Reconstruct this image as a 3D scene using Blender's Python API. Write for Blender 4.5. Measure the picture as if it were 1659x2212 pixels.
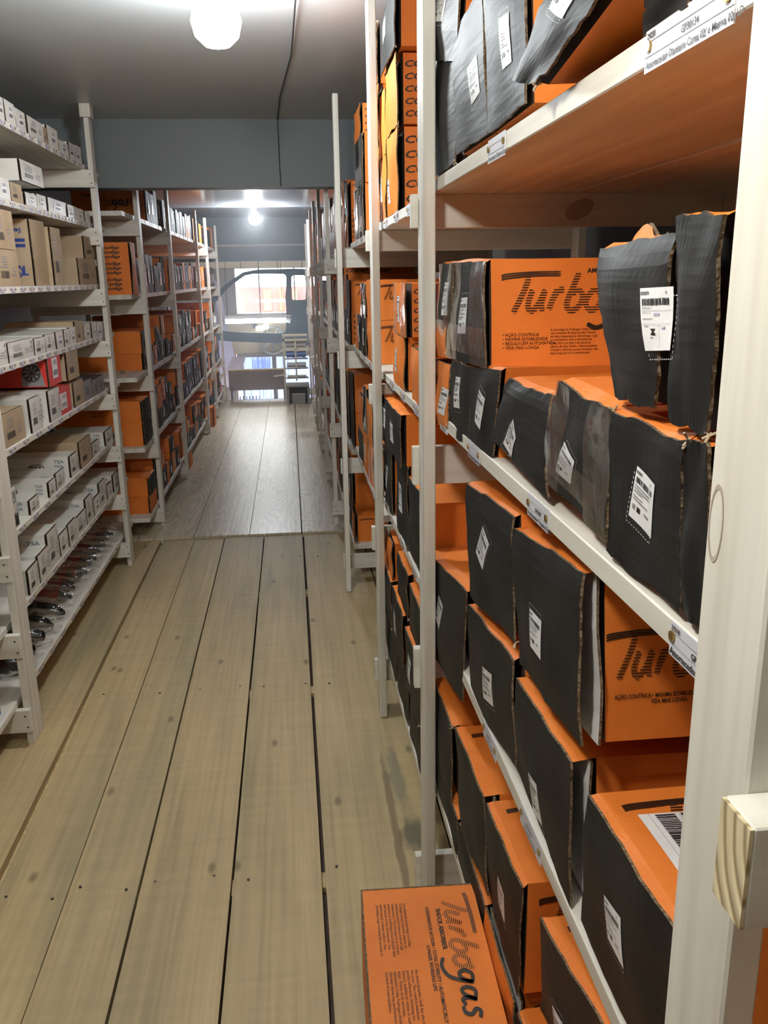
import bpy, bmesh, math, random
from mathutils import Vector, Matrix, noise as mnoise
C = bpy.context.scene.collection
for _o in list(bpy.data.objects): bpy.data.objects.remove(_o)
scn = bpy.context.scene
PI = math.pi

# ---------------------------------------------------------------- camera
cam = bpy.data.objects.new('camera', bpy.data.cameras.new('camera'))
C.objects.link(cam)
cam.data.sensor_fit = 'VERTICAL'; cam.data.sensor_height = 36.0
cam.data.lens = 1850.0/2212.0*36.0
cam.data.clip_start = 0.05; cam.data.clip_end = 200
cam.matrix_world = Matrix([[0.994067, 0.043661, -0.099626, 0.0], [-0.107604, 0.260844, -0.959365, 0.0], [-0.0159, 0.964393, 0.263994, 1.5], [0, 0, 0, 1]])
scn.camera = cam

# ---------------------------------------------------------------- world, light, exposure
w = bpy.data.worlds.new('overcast sky'); scn.world = w; w.use_nodes = True
w.node_tree.nodes['Background'].inputs['Color'].default_value = (0.80, 0.88, 1.0, 1)
w.node_tree.nodes['Background'].inputs['Strength'].default_value = 8.5
scn.view_settings.view_transform = 'Standard'; scn.view_settings.look = 'None'
scn.view_settings.exposure = 0.12; scn.view_settings.gamma = 1.0
scn.view_settings.use_curve_mapping = False
BULB_NEAR = 195.0     # emission of the bulb glass, behind the camera / over the aisle / far room
BULB_OVER = 185.0
BULB_FAR = 380.0

# ---------------------------------------------------------------- materials
def nt(name):
    m = bpy.data.materials.new(name); m.use_nodes = True
    t = m.node_tree; return m, t, t.nodes['Principled BSDF'], t.links
def col3(c): return (c[0], c[1], c[2], 1)
def mat(name, c1, c2=None, rough=.6, scale=(4, 4, 4), detail=3, bump=0.0, bscale=None, metal=0, spec=.5, rnd=0.0, lo=.35, hi=.65, coat=0.0, rvar=0.0):
    m, t, b, L = nt(name); N = t.nodes
    b.inputs['Roughness'].default_value = rough; b.inputs['Metallic'].default_value = metal
    b.inputs['Specular IOR Level'].default_value = spec
    if coat: b.inputs['Coat Weight'].default_value = coat; b.inputs['Coat Roughness'].default_value = .12
    if c2 is None and not bump and not rnd:
        b.inputs['Base Color'].default_value = col3(c1); return m
    tc = N.new('ShaderNodeTexCoord'); oi = N.new('ShaderNodeObjectInfo')
    ad = N.new('ShaderNodeVectorMath'); ad.operation = 'ADD'
    sc = N.new('ShaderNodeVectorMath'); sc.operation = 'SCALE'; sc.inputs['Scale'].default_value = 7.3
    L.new(oi.outputs['Random'], sc.inputs[0]); L.new(tc.outputs['Object'], ad.inputs[0]); L.new(sc.outputs[0], ad.inputs[1])
    mp = N.new('ShaderNodeMapping'); mp.inputs['Scale'].default_value = scale; L.new(ad.outputs[0], mp.inputs['Vector'])
    no = N.new('ShaderNodeTexNoise'); no.inputs['Scale'].default_value = 1.0; no.inputs['Detail'].default_value = detail
    L.new(mp.outputs[0], no.inputs['Vector'])
    cr = N.new('ShaderNodeValToRGB'); cr.color_ramp.elements[0].position = lo; cr.color_ramp.elements[1].position = hi
    cr.color_ramp.elements[0].color = col3(c1); cr.color_ramp.elements[1].color = col3(c2 or c1)
    L.new(no.outputs[0], cr.inputs[0])
    out = cr.outputs[0]
    if rnd:
        hv = N.new('ShaderNodeHueSaturation'); mr = N.new('ShaderNodeMapRange')
        mr.inputs['To Min'].default_value = 1-rnd; mr.inputs['To Max'].default_value = 1+rnd
        L.new(oi.outputs['Random'], mr.inputs[0]); L.new(mr.outputs[0], hv.inputs['Value']); L.new(out, hv.inputs['Color']); out = hv.outputs[0]
    L.new(out, b.inputs['Base Color'])
    if rvar:
        mr2 = N.new('ShaderNodeMapRange'); mr2.inputs['To Min'].default_value = rough-rvar; mr2.inputs['To Max'].default_value = rough+rvar
        L.new(no.outputs[0], mr2.inputs[0]); L.new(mr2.outputs[0], b.inputs['Roughness'])
    if bump:
        n2 = no
        if bscale:
            mp2 = N.new('ShaderNodeMapping'); mp2.inputs['Scale'].default_value = bscale; L.new(ad.outputs[0], mp2.inputs['Vector'])
            n2 = N.new('ShaderNodeTexNoise'); n2.inputs['Scale'].default_value = 1.0; n2.inputs['Detail'].default_value = 2; L.new(mp2.outputs[0], n2.inputs['Vector'])
        bp = N.new('ShaderNodeBump'); bp.inputs['Strength'].default_value = bump; bp.inputs['Distance'].default_value = .004
        L.new(n2.outputs[0], bp.inputs['Height']); L.new(bp.outputs[0], b.inputs['Normal'])
    return m
def wood_white(name, sc):
    return mat(name, (.58,.545,.47), (.80,.78,.71), .5, sc, 5, .25, rnd=.05, lo=.25, hi=.62)
M = {}
M['wz'] = wood_white('whitewashed wood upright', (28, 28, 1.6))
M['wy'] = wood_white('whitewashed wood lengthwise', (28, 1.6, 28))
M['wx'] = wood_white('whitewashed wood crosswise', (1.6, 28, 28))
M['raw'] = mat('raw sawn wood', (.50,.36,.17), (.70,.55,.30), .7, (10, 60, 60), 3)
M['shelf_under'] = mat('unpainted plywood underside', (.30,.21,.15), (.40,.29,.20), .8, (6, 30, 6), 3)
M['orange'] = mat('orange printed cardboard', (.74,.195,.026), (.83,.232,.036), .60, (9, 9, 9), 3, .25, (14, 60, 14), spec=.35, rnd=.05)
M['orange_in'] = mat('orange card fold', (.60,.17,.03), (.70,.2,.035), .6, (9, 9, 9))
M['black'] = mat('black printed cardboard', (.012,.0115,.011), (.021,.020,.019), .56, (10, 10, 10), 3, .3, (7, 7, 75), spec=.2, rvar=.05)
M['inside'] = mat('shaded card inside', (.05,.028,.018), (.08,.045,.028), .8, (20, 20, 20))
M['liner'] = mat('white card liner', (.62,.62,.62), (.72,.71,.70), .7, (10, 10, 10))
M['kraft_edge'] = mat('corrugated cut edge', (.07,.045,.025), (.24,.165,.095), .9, (220, 220, 220), 2, .5)
M['kraft'] = mat('brown kraft cardboard', (.40,.295,.185), (.47,.36,.235), .7, (5, 5, 5), 4, .15, (8, 50, 8), rnd=.06)
M['white_card'] = mat('white carton board', (.66,.655,.60), (.75,.745,.69), .42, (6, 6, 6), 3, .1, rnd=.05)
M['blue_card'] = mat('pale blue carton board', (.40,.50,.52), (.46,.56,.58), .5, (6, 6, 6))
M['red_card'] = mat('red carton board', (.62,.045,.035), (.70,.06,.045), .4, (6, 6, 6))
M['dark_card'] = mat('charcoal carton board', (.035,.037,.042), (.05,.052,.058), .4, (6, 6, 6))
M['navy'] = mat('navy blue carton board', (.03,.06,.22), (.04,.08,.26), .45, (6, 6, 6))
M['ink'] = mat('black ink', (.016,.014,.013), rough=.5)
M['ink_or'] = mat('dark brown ink', (.03,.015,.008), rough=.5)
M['ink_blue'] = mat('blue grey ink', (.20,.25,.30), rough=.5)
M['ink_navy'] = mat('navy ink', (.03,.06,.25), rough=.5)
M['ink_grey'] = mat('grey ink', (.25,.25,.26), rough=.5)
M['ink_white'] = mat('white ink', (.75,.75,.75), rough=.5)
M['paper'] = mat('white sticker paper', (.80,.80,.82), (.86,.86,.88), .35, (9, 9, 9))
M['lilac'] = mat('pale lilac label paper', (.62,.62,.70), (.70,.70,.78), .45, (9, 9, 9))
M['brass'] = mat('brass screw head', (.55,.38,.13), rough=.3, metal=1)
M['steel'] = mat('dull nail steel', (.08,.07,.065), rough=.5, metal=.6)
M['ceil'] = mat('grey ceiling sheet', (.50,.55,.565), (.56,.605,.62), .42, (.8, .8, .8), 3, .05)
M['ceil_far'] = mat('grey glossy ceiling lining', (.22,.24,.26), (.26,.28,.30), .2, (.8, .8, .8), 2)
M['bulk_near'] = mat('grey drop beam', (.155,.18,.19), (.175,.20,.21), .5, (1, 1, 1))
M['bulk'] = mat('dark blue grey beam paint', (.10,.12,.14), (.12,.14,.165), .5, (2, 2, 2))
M['wall'] = mat('dim plaster', (.16,.15,.12), (.20,.19,.15), .8, (2, 2, 2))
M['wall_dark'] = mat('dark board wall', (.085,.08,.075), (.12,.11,.10), .8, (2, 2, 2))
M['wall_beige'] = mat('beige painted wall', (.62,.50,.38), (.68,.56,.43), .7, (2, 2, 2))
M['frame_grey'] = mat('grey brown window frame', (.30,.25,.25), (.34,.29,.29), .5, (2, 2, 2))
M['lav'] = mat('pale lavender paint', (.60,.52,.68), (.66,.58,.72), .6, (2, 2, 2))
M['car'] = mat('dark blue primer steel', (.030,.042,.065), (.045,.06,.085), .45, (3, 3, 3), metal=.2)
M['wire'] = mat('dark wire', (.04,.04,.045), rough=.6)
M['board'] = mat('dark mauve brown board', (.17,.12,.115), (.20,.145,.135), .6, (3, 3, 3))
M['cream'] = mat('cream painted wood', (.66,.64,.50), (.72,.70,.56), .6, (8, 8, 8))
M['grey_box'] = mat('grey painted board', (.24,.235,.22), (.29,.28,.265), .6, (5, 5, 5))
M['pale'] = mat('pale grey plastic', (.50,.50,.49), rough=.4)
M['silver'] = mat('silver alloy', (.55,.56,.58), rough=.35, metal=.8)
M['red_wall'] = mat('red painted wall', (.75,.10,.08), (.85,.16,.12), .6, (.7, .7, .7))
M['yellow'] = mat('orange yellow banner', (.95,.38,.06), (1,.5,.12), .6, (1, 1, 1))
M['street'] = mat('bright concrete', (.62,.60,.58), (.70,.68,.66), .8, (1, 1, 1))
M['carpaint'] = mat('pale blue car paint', (.13,.20,.46), rough=.3)
M['glass_dark'] = mat('dark car glass', (.05,.09,.25), rough=.1)
M['socket'] = mat('white porcelain socket', (.7,.7,.68), rough=.4)
M['blackrub'] = mat('black rubber', (.014,.014,.015), rough=.35)
M['redgloss'] = mat('red lacquered steel', (.20,.010,.012), rough=.18, coat=.8)
M['twine'] = mat('frayed cardboard fibre', (.40,.31,.20), (.6,.5,.36), .9, (90, 90, 90))

def endgrain():
    m, t, b, L = nt('pine end grain'); N = t.nodes
    tc = N.new('ShaderNodeTexCoord'); mp = N.new('ShaderNodeMapping'); mp.inputs['Location'].default_value = (0, .06, -.03); mp.inputs['Scale'].default_value = (1, 1.0, .8)
    L.new(tc.outputs['Object'], mp.inputs['Vector'])
    wv = N.new('ShaderNodeTexWave'); wv.wave_type = 'RINGS'; wv.rings_direction = 'X'; wv.inputs['Scale'].default_value = 26; wv.inputs['Distortion'].default_value = 1.5
    L.new(mp.outputs[0], wv.inputs['Vector']); cr = N.new('ShaderNodeValToRGB')
    cr.color_ramp.elements[0].color = (.34, .25, .13, 1); cr.color_ramp.elements[1].color = (.72, .62, .40, 1); cr.color_ramp.elements[1].position = .45
    L.new(wv.outputs['Fac'], cr.inputs[0]); L.new(cr.outputs[0], b.inputs['Base Color']); b.inputs['Roughness'].default_value = .8
    bp = N.new('ShaderNodeBump'); bp.inputs['Strength'].default_value = .6; bp.inputs['Distance'].default_value = .003; L.new(wv.outputs['Fac'], bp.inputs['Height']); L.new(bp.outputs[0], b.inputs['Normal'])
    return m
M['endgrain'] = endgrain()
M['knot'] = mat('painted-over knot', (.40,.33,.27), (.48,.41,.34), .6, (60, 60, 60))
def emis(name, c, s):
    m, t, b, L = nt(name)
    b.inputs['Base Color'].default_value = (0, 0, 0, 1)
    b.inputs['Emission Color'].default_value = col3(c); b.inputs['Emission Strength'].default_value = s
    return m
M['bulbA'] = emis('lit bulb glass, behind', (1.0, .95, .86), BULB_NEAR)
M['bulbB'] = emis('lit bulb glass, aisle', (.93, .98, 1.0), BULB_OVER)
M['bulbC'] = emis('lit bulb glass, far', (.88, .94, 1.0), BULB_FAR)
M['bulb_fill'] = emis('lit bulb glass, well behind', (1.0, .95, .86), 75)
M['tube'] = emis('lit fluorescent tube', (.95, 1.0, .97), 32)
M['spotlit'] = emis('lit spot bulb', (.95, 1.0, .92), 14)

def clear(name, alpha, rough, c=(1, 1, 1), bump=0, bs=40, gain=1.0):
    m, t, b, L = nt(name); N = t.nodes
    tr = N.new('ShaderNodeBsdfTransparent'); gl = N.new('ShaderNodeBsdfGlossy'); gl.inputs['Roughness'].default_value = rough
    gl.inputs['Color'].default_value = col3(c)
    fr = N.new('ShaderNodeFresnel'); fr.inputs['IOR'].default_value = 1.45
    ma = N.new('ShaderNodeMath'); ma.operation = 'MULTIPLY_ADD'; ma.inputs[1].default_value = gain; ma.inputs[2].default_value = alpha; ma.use_clamp = True
    L.new(fr.outputs[0], ma.inputs[0])
    mx = N.new('ShaderNodeMixShader'); L.new(ma.outputs[0], mx.inputs[0]); L.new(tr.outputs[0], mx.inputs[1]); L.new(gl.outputs[0], mx.inputs[2])
    L.new(mx.outputs[0], N['Material Output'].inputs['Surface'])
    if bump:
        tc = N.new('ShaderNodeTexCoord'); no = N.new('ShaderNodeTexNoise'); no.inputs['Scale'].default_value = bs; no.inputs['Detail'].default_value = 2
        L.new(tc.outputs['Object'], no.inputs['Vector'])
        bp = N.new('ShaderNodeBump'); bp.inputs['Strength'].default_value = bump; bp.inputs['Distance'].default_value = .01
        L.new(no.outputs[0], bp.inputs['Height']); L.new(bp.outputs[0], gl.inputs['Normal']); L.new(bp.outputs[0], fr.inputs['Normal'])
    return m
M['tape'] = clear('clear packing tape', .0, .16, bump=.25, bs=24, gain=.45)
M['film'] = clear('crinkled clear plastic film', .03, .10, bump=.8, bs=30, gain=.5)
M['pane'] = clear('window glass', .02, .02)

def plank_mat(name, cols, gloss, ring, sx=16):
    m, t, b, L = nt(name); N = t.nodes
    tc = N.new('ShaderNodeTexCoord'); oi = N.new('ShaderNodeObjectInfo')
    sc = N.new('ShaderNodeVectorMath'); sc.operation = 'SCALE'; sc.inputs['Scale'].default_value = 11.7
    ad = N.new('ShaderNodeVectorMath'); L.new(oi.outputs['Random'], sc.inputs[0]); L.new(tc.outputs['Object'], ad.inputs[0]); L.new(sc.outputs[0], ad.inputs[1])
    def noise(s, d=4, dist=0):
        mp = N.new('ShaderNodeMapping'); mp.inputs['Scale'].default_value = s; L.new(ad.outputs[0], mp.inputs['Vector'])
        n = N.new('ShaderNodeTexNoise'); n.inputs['Scale'].default_value = 1; n.inputs['Detail'].default_value = d; n.inputs['Distortion'].default_value = dist
        L.new(mp.outputs[0], n.inputs['Vector']); return n.outputs[0]
    broad = noise((4, .55, 4), 4, .6); fine = noise((sx*4, 1.6, 30), 4); cross = noise((5, 34, 5), 2)
    cr = N.new('ShaderNodeValToRGB'); e = cr.color_ramp.elements; e[0].position = .28; e[0].color = col3(cols[0]); e[1].position = .70; e[1].color = col3(cols[2])
    k = e.new(.5); k.color = col3(cols[1]); L.new(broad, cr.inputs[0])
    def mul(a, fac, lo, hi):
        mr = N.new('ShaderNodeMapRange'); mr.inputs['From Min'].default_value = .3; mr.inputs['From Max'].default_value = .7
        mr.inputs['To Min'].default_value = lo; mr.inputs['To Max'].default_value = hi; L.new(fac, mr.inputs[0])
        v = N.new('ShaderNodeVectorMath'); v.operation = 'SCALE'; L.new(a, v.inputs[0]); L.new(mr.outputs[0], v.inputs['Scale']); return v.outputs[0]
    c = mul(cr.outputs[0], fine, .86, 1.12); c = mul(c, cross, .95, 1.04)
    mr = N.new('ShaderNodeMapRange'); mr.inputs['To Min'].default_value = .88; mr.inputs['To Max'].default_value = 1.13; L.new(oi.outputs['Random'], mr.inputs[0])
    v = N.new('ShaderNodeVectorMath'); v.operation = 'SCALE'; L.new(c, v.inputs[0]); L.new(mr.outputs[0], v.inputs['Scale']); c = v.outputs[0]
    # knots: stretched cells
    mp = N.new('ShaderNodeMapping'); mp.inputs['Scale'].default_value = (3.2, 1.5, 1); L.new(ad.outputs[0], mp.inputs['Vector'])
    vo = N.new('ShaderNodeTexVoronoi'); vo.voronoi_dimensions = '2D'; vo.inputs['Scale'].default_value = 1; L.new(mp.outputs[0], vo.inputs['Vector'])
    kr = N.new('ShaderNodeMapRange'); kr.inputs['From Min'].default_value = .014; kr.inputs['From Max'].default_value = .045; kr.inputs['To Min'].default_value = .5; kr.inputs['To Max'].default_value = 1
    L.new(vo.outputs['Distance'], kr.inputs[0])
    v = N.new('ShaderNodeVectorMath'); v.operation = 'SCALE'; L.new(c, v.inputs[0]); L.new(kr.outputs[0], v.inputs['Scale']); c = v.outputs[0]
    if ring:
        mp = N.new('ShaderNodeMapping'); mp.inputs['Scale'].default_value = (7, .8, 4); L.new(ad.outputs[0], mp.inputs['Vector'])
        nz = N.new('ShaderNodeTexNoise'); nz.inputs['Scale'].default_value = 1; nz.inputs['Detail'].default_value = 1; L.new(mp.outputs[0], nz.inputs['Vector'])
        mm = N.new('ShaderNodeMath'); mm.operation = 'MULTIPLY'; mm.inputs[1].default_value = 17*6.28; L.new(nz.outputs[0], mm.inputs[0])
        sn = N.new('ShaderNodeMath'); sn.operation = 'SINE'; L.new(mm.outputs[0], sn.inputs[0])
        rr = N.new('ShaderNodeMapRange'); rr.inputs['From Min'].default_value = -1; rr.inputs['To Min'].default_value = .80; rr.inputs['To Max'].default_value = 1.10; L.new(sn.outputs[0], rr.inputs[0])
        v = N.new('ShaderNodeVectorMath'); v.operation = 'SCALE'; L.new(c, v.inputs[0]); L.new(rr.outputs[0], v.inputs['Scale']); c = v.outputs[0]
    else:
        # a bark-edged stain in one plank by the second right-hand post
        ge = N.new('ShaderNodeNewGeometry')
        for cx_, cy_, sx_, sy_, colr, st in ((.285, 2.05, 16, 9, (.075, .07, .05), .75), (.235, 2.12, 55, 1.9, (.15, .095, .05), .7), (.27, 2.35, 30, 4.0, (.20, .19, .14), .6)):
            su = N.new('ShaderNodeVectorMath'); su.operation = 'SUBTRACT'; L.new(ge.outputs['Position'], su.inputs[0]); su.inputs[1].default_value = (cx_, cy_, 0)
            mu = N.new('ShaderNodeVectorMath'); mu.operation = 'MULTIPLY'; L.new(su.outputs[0], mu.inputs[0]); mu.inputs[1].default_value = (sx_, sy_, 0)
            le = N.new('ShaderNodeVectorMath'); le.operation = 'LENGTH'; L.new(mu.outputs[0], le.inputs[0])
            ns = noise((30, 12, 1), 3)
            ad2 = N.new('ShaderNodeMath'); ad2.operation = 'ADD'; L.new(le.outputs['Value'], ad2.inputs[0]); L.new(ns, ad2.inputs[1])
            ms = N.new('ShaderNodeMapRange'); ms.inputs['From Min'].default_value = .95; ms.inputs['From Max'].default_value = 1.3; ms.inputs['To Min'].default_value = st; ms.inputs['To Max'].default_value = 0
            L.new(ad2.outputs[0], ms.inputs[0])
            mx = N.new('ShaderNodeMix'); mx.data_type = 'RGBA'; L.new(ms.outputs[0], mx.inputs[0]); L.new(c, mx.inputs[6]); mx.inputs[7].default_value = col3(colr); c = mx.outputs[2]
    L.new(c, b.inputs['Base Color'])
    b.inputs['Roughness'].default_value = gloss
    bp = N.new('ShaderNodeBump'); bp.inputs['Strength'].default_value = .25; bp.inputs['Distance'].default_value = .003
    L.new(fine, bp.inputs['Height']); L.new(bp.outputs[0], b.inputs['Normal'])
    return m
M['plank'] = plank_mat('worn tan floor plank', ((.36,.305,.175), (.53,.405,.215), (.60,.455,.25)), .55, False)
M['plank_far'] = plank_mat('pale pine floor plank', ((.50,.42,.29), (.66,.57,.42), (.74,.65,.49)), .30, True)

# ---------------------------------------------------------------- mesh helpers
class MB:
    def __init__(s): s.v = []; s.f = []; s.m = []
    def face(s, pts, m=0):
        n = len(s.v); s.v += [tuple(p) for p in pts]; s.f.append(tuple(range(n, n+len(pts)))); s.m.append(m)
    def grid(s, fn, a, b, m=0):
        n = len(s.v)
        for i in range(a+1):
            for j in range(b+1): s.v.append(tuple(fn(i/a, j/b)))
        for i in range(a):
            for j in range(b):
                k = n+i*(b+1)+j; s.f.append((k, k+1, k+b+2, k+b+1)); s.m.append(m)
    def box(s, x0, x1, y0, y1, z0, z1, m=0):
        n = len(s.v)
        s.v += [(x, y, z) for x in (x0, x1) for y in (y0, y1) for z in (z0, z1)]
        for q in ((0,1,3,2), (4,6,7,5), (0,4,5,1), (2,3,7,6), (0,2,6,4), (1,5,7,3)):
            s.f.append(tuple(n+i for i in q)); s.m.append(m)
    def cyl(s, p0, p1, r, n=10, m=0, r1=None, caps=True):
        p0 = Vector(p0); p1 = Vector(p1); d = (p1-p0).normalized()
        a = d.orthogonal().normalized(); b = d.cross(a); k = len(s.v); r1 = r if r1 is None else r1
        for i in range(n):
            t = 2*PI*i/n; s.v.append(tuple(p0+(a*math.cos(t)+b*math.sin(t))*r))
        for i in range(n):
            t = 2*PI*i/n; s.v.append(tuple(p1+(a*math.cos(t)+b*math.sin(t))*r1))
        for i in range(n): s.f.append((k+i, k+(i+1)%n, k+n+(i+1)%n, k+n+i)); s.m.append(m)
        if caps: s.f.append(tuple(k+i for i in range(n))); s.m.append(m); s.f.append(tuple(k+n+i for i in range(n))); s.m.append(m)
    def tube(s, pts, r, n=6, m=0):
        for a, b in zip(pts, pts[1:]): s.cyl(a, b, r, n, m)
    def lathe(s, c, prof, n=16, m=0):
        k = len(s.v)
        for r, z in prof:
            for i in range(n): t = 2*PI*i/n; s.v.append((c[0]+r*math.cos(t), c[1]+r*math.sin(t), c[2]+z))
        for j in range(len(prof)-1):
            for i in range(n): s.f.append((k+j*n+i, k+j*n+(i+1)%n, k+(j+1)*n+(i+1)%n, k+(j+1)*n+i)); s.m.append(m)
    def flat(s, fn, vf, m=0):
        n = len(s.v); s.v += [tuple(fn(x, y)) for x, y in vf[0]]
        for f in vf[1]: s.f.append(tuple(n+i for i in f)); s.m.append(m)
    def build(s, name, mats, parent=None, off=None, smooth=False):
        if isinstance(mats, str): mats = [mats]
        o0 = Vector((0, 0, 0))
        if parent is not None: o0 = parent_world(parent)
        if off is not None: o0 = Vector(off)
        me = bpy.data.meshes.new(name)
        me.from_pydata([(x-o0[0], y-o0[1], z-o0[2]) for x, y, z in s.v], [], s.f)
        for k in mats: me.materials.append(M[k])
        me.polygons.foreach_set('material_index', s.m)
        if smooth: me.polygons.foreach_set('use_smooth', [True]*len(s.f))
        me.update()
        ob = bpy.data.objects.new(name, me); C.objects.link(ob)
        if parent is not None: ob.parent = parent
        elif off is not None: ob.location = off
        return ob
def parent_world(p):
    v = Vector((0, 0, 0))
    while p is not None: v += p.location; p = p.parent
    return v
def tag(o, label=None, cat=None, group=None, kind=None):
    if label: o['label'] = label
    if cat: o['category'] = cat
    if group: o['group'] = group
    if kind: o['kind'] = kind
    return o
def thing(name, loc, label, cat, group=None):
    e = bpy.data.objects.new(name, None); C.objects.link(e); e.location = loc; e.empty_display_size = .05
    return tag(e, label, cat, group)
def bevbox(name, m, x0, x1, y0, y1, z0, z1, parent, bev=.0012):
    bm = bmesh.new(); bmesh.ops.create_cube(bm, size=1)
    for v in bm.verts:
        v.co = Vector(((x0+x1)/2+v.co.x*(x1-x0), (y0+y1)/2+v.co.y*(y1-y0), (z0+z1)/2+v.co.z*(z1-z0)))
    if bev: bmesh.ops.bevel(bm, geom=bm.edges[:], offset=bev, segments=1, affect='EDGES')
    o0 = parent_world(parent) if parent is not None else Vector((0, 0, 0))
    c = Vector(((x0+x1)/2, (y0+y1)/2, (z0+z1)/2))
    for v in bm.verts: v.co -= c
    me = bpy.data.meshes.new(name); bm.to_mesh(me); bm.free(); me.materials.append(M[m])
    ob = bpy.data.objects.new(name, me); C.objects.link(ob); ob.location = c-o0
    if parent is not None: ob.parent = parent
    return ob

# lettering as flat geometry
_tx = {}
def text(body, bold=0.0, shear=0.0, align='LEFT', lsp=1.0):
    key = (body, bold, shear, align, lsp)
    if key not in _tx:
        cu = bpy.data.curves.new('t', 'FONT'); cu.body = body; cu.size = 1; cu.offset = bold; cu.shear = shear; cu.align_x = align
        cu.resolution_u = 2; cu.space_line = lsp
        o = bpy.data.objects.new('t', cu); C.objects.link(o); bpy.context.view_layer.update()
        me = o.to_mesh(); vs = [(v.co.x, v.co.y) for v in me.vertices]; fs = [tuple(p.vertices) for p in me.polygons]
        o.to_mesh_clear(); bpy.data.objects.remove(o); bpy.data.curves.remove(cu)
        _tx[key] = (vs, fs)
    return _tx[key]
def tw(vf): xs = [p[0] for p in vf[0]] or [0]; return min(xs), max(xs)
def strokes(lines, r):
    out = MB()
    for L in lines:
        P = [Vector((a, b)) for a, b in L]; pts = []
        for i in range(len(P)-1):
            p0 = P[max(i-1, 0)]; p1 = P[i]; p2 = P[i+1]; p3 = P[min(i+2, len(P)-1)]
            for k in range(6):
                t = k/6; pts.append(.5*((2*p1)+(p2-p0)*t+(2*p0-5*p1+4*p2-p3)*t*t+(3*p1-p0-3*p2+p3)*t**3))
        pts.append(P[-1])
        side = []
        for i, p in enumerate(pts):
            d = (pts[min(i+1, len(pts)-1)]-pts[max(i-1, 0)]); d = d.normalized() if d.length > 1e-6 else Vector((1, 0))
            n = Vector((-d.y, d.x))*r*(1 if 0 < i < len(pts)-1 else .55); side.append((p+n, p-n))
        for (a, b), (c, d) in zip(side, side[1:]): out.face([(a.x, a.y, 0), (b.x, b.y, 0), (d.x, d.y, 0), (c.x, c.y, 0)])
    return out
def make_logo():
    T = [[(.62, .93), (.50, .62), (.34, .30), (.18, .02)]]
    u = [[(.72, .60), (.60, .30), (.60, .12), (.72, .08), (.90, .28), (1.06, .60)], [(1.06, .60), (.96, .28), (.96, .12), (1.04, .10)]]
    r_ = [[(1.38, .60), (1.24, .30), (1.16, .08)], [(1.26, .34), (1.42, .56), (1.58, .60)]]
    b = [[(1.98, 1.02), (1.80, .62), (1.66, .28), (1.68, .10), (1.84, .06), (2.04, .24), (2.08, .46), (1.94, .58), (1.80, .46)]]
    o = [[(2.52, .56), (2.32, .52), (2.18, .28), (2.26, .08), (2.46, .10), (2.60, .34), (2.52, .56), (2.70, .60)]]
    g = [[(3.06, .54), (2.84, .56), (2.70, .34), (2.78, .14), (2.96, .22), (3.10, .54)], [(3.10, .58), (3.02, .20), (2.84, -.22), (2.50, -.40), (2.22, -.30)]]
    a = [[(3.58, .52), (3.36, .54), (3.24, .32), (3.30, .12), (3.46, .18), (3.64, .54)], [(3.64, .56), (3.56, .24), (3.62, .08), (3.78, .16)]]
    s = [[(4.18, .52), (4.00, .58), (3.92, .44), (4.06, .28), (3.98, .08), (3.80, .06)]]
    st = strokes(T+u+r_+b+o, .078)
    bm = bmesh.new(); vs = [bm.verts.new(v) for v in st.v]
    for f in st.f: bm.faces.new([vs[i] for i in f])
    z = -.05; cuts = []
    while z < 1.1:
        for zz in (z, z+.038):
            bmesh.ops.bisect_plane(bm, geom=bm.verts[:]+bm.edges[:]+bm.faces[:], plane_co=(0, zz, 0), plane_no=(0, 1, 0))
        cuts.append((z, z+.038)); z += .066
    kill = [f for f in bm.faces if any(a < f.calc_center_median().y < b for a, b in cuts)]
    bmesh.ops.delete(bm, geom=kill, context='FACES')
    bm.verts.index_update()
    vs = [(v.co.x, v.co.y) for v in bm.verts]; fs = [tuple(v.index for v in f.verts) for f in bm.faces]; bm.free()
    bold = strokes(g+a+s, .062)
    bars = strokes([[(-.12, .86+k*.055), (.05, .90+k*.055), (.7, .95+k*.05), (1.48, .95+k*.05)] for k in range(3)], .018)
    for q in (bold, bars):
        n = len(vs); vs += [(x, y) for x, y, _ in q.v]; fs += [tuple(n+i for i in f) for f in q.f]
    return vs, fs
LOGO = make_logo()      # about 4.3 wide, 1 high
PARA = "A tecnologia do Turbogas Cofap assegura\nação contínua do amortecedor, mesmo\nem altas temperaturas. Isto porque o gás\nem seu interior evita a formação de\nbolhas de ar no óleo e de vácuo na\ncâmara de óleo. Assim, o funcionamento\né sempre uniforme, proporcionando vida\nmais longa não só ao amortecedor"
PARA_EN = "The advanced technology on Cofap\nTurbogas shock absorber assures its\ncontinuous performance, even at high\ntemperature. The nitrogen in its interior\nprevents air bubbling in the hydraulic fluid\nand vacuum in the oil reservoir. The\nperformance is always uniform, thus\nproviding longer working life not only to"
PARA_EN2 = "the shock absorber itself, but also to\nthe tyres. The result is maximum\nground adherence, increasing the\nvehicle's stability on curves or sudden\nstops. Thanks to its automatic\nadjustment Cofap Turbogas shock\nabsorber shows top performance in\nany kind of road condition."
BULL = "• AÇÃO CONTÍNUA\n• MÁXIMA ESTABILIDADE\n• REGULAGEM AUTOMÁTICA\n• VIDA MAIS LONGA"

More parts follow.
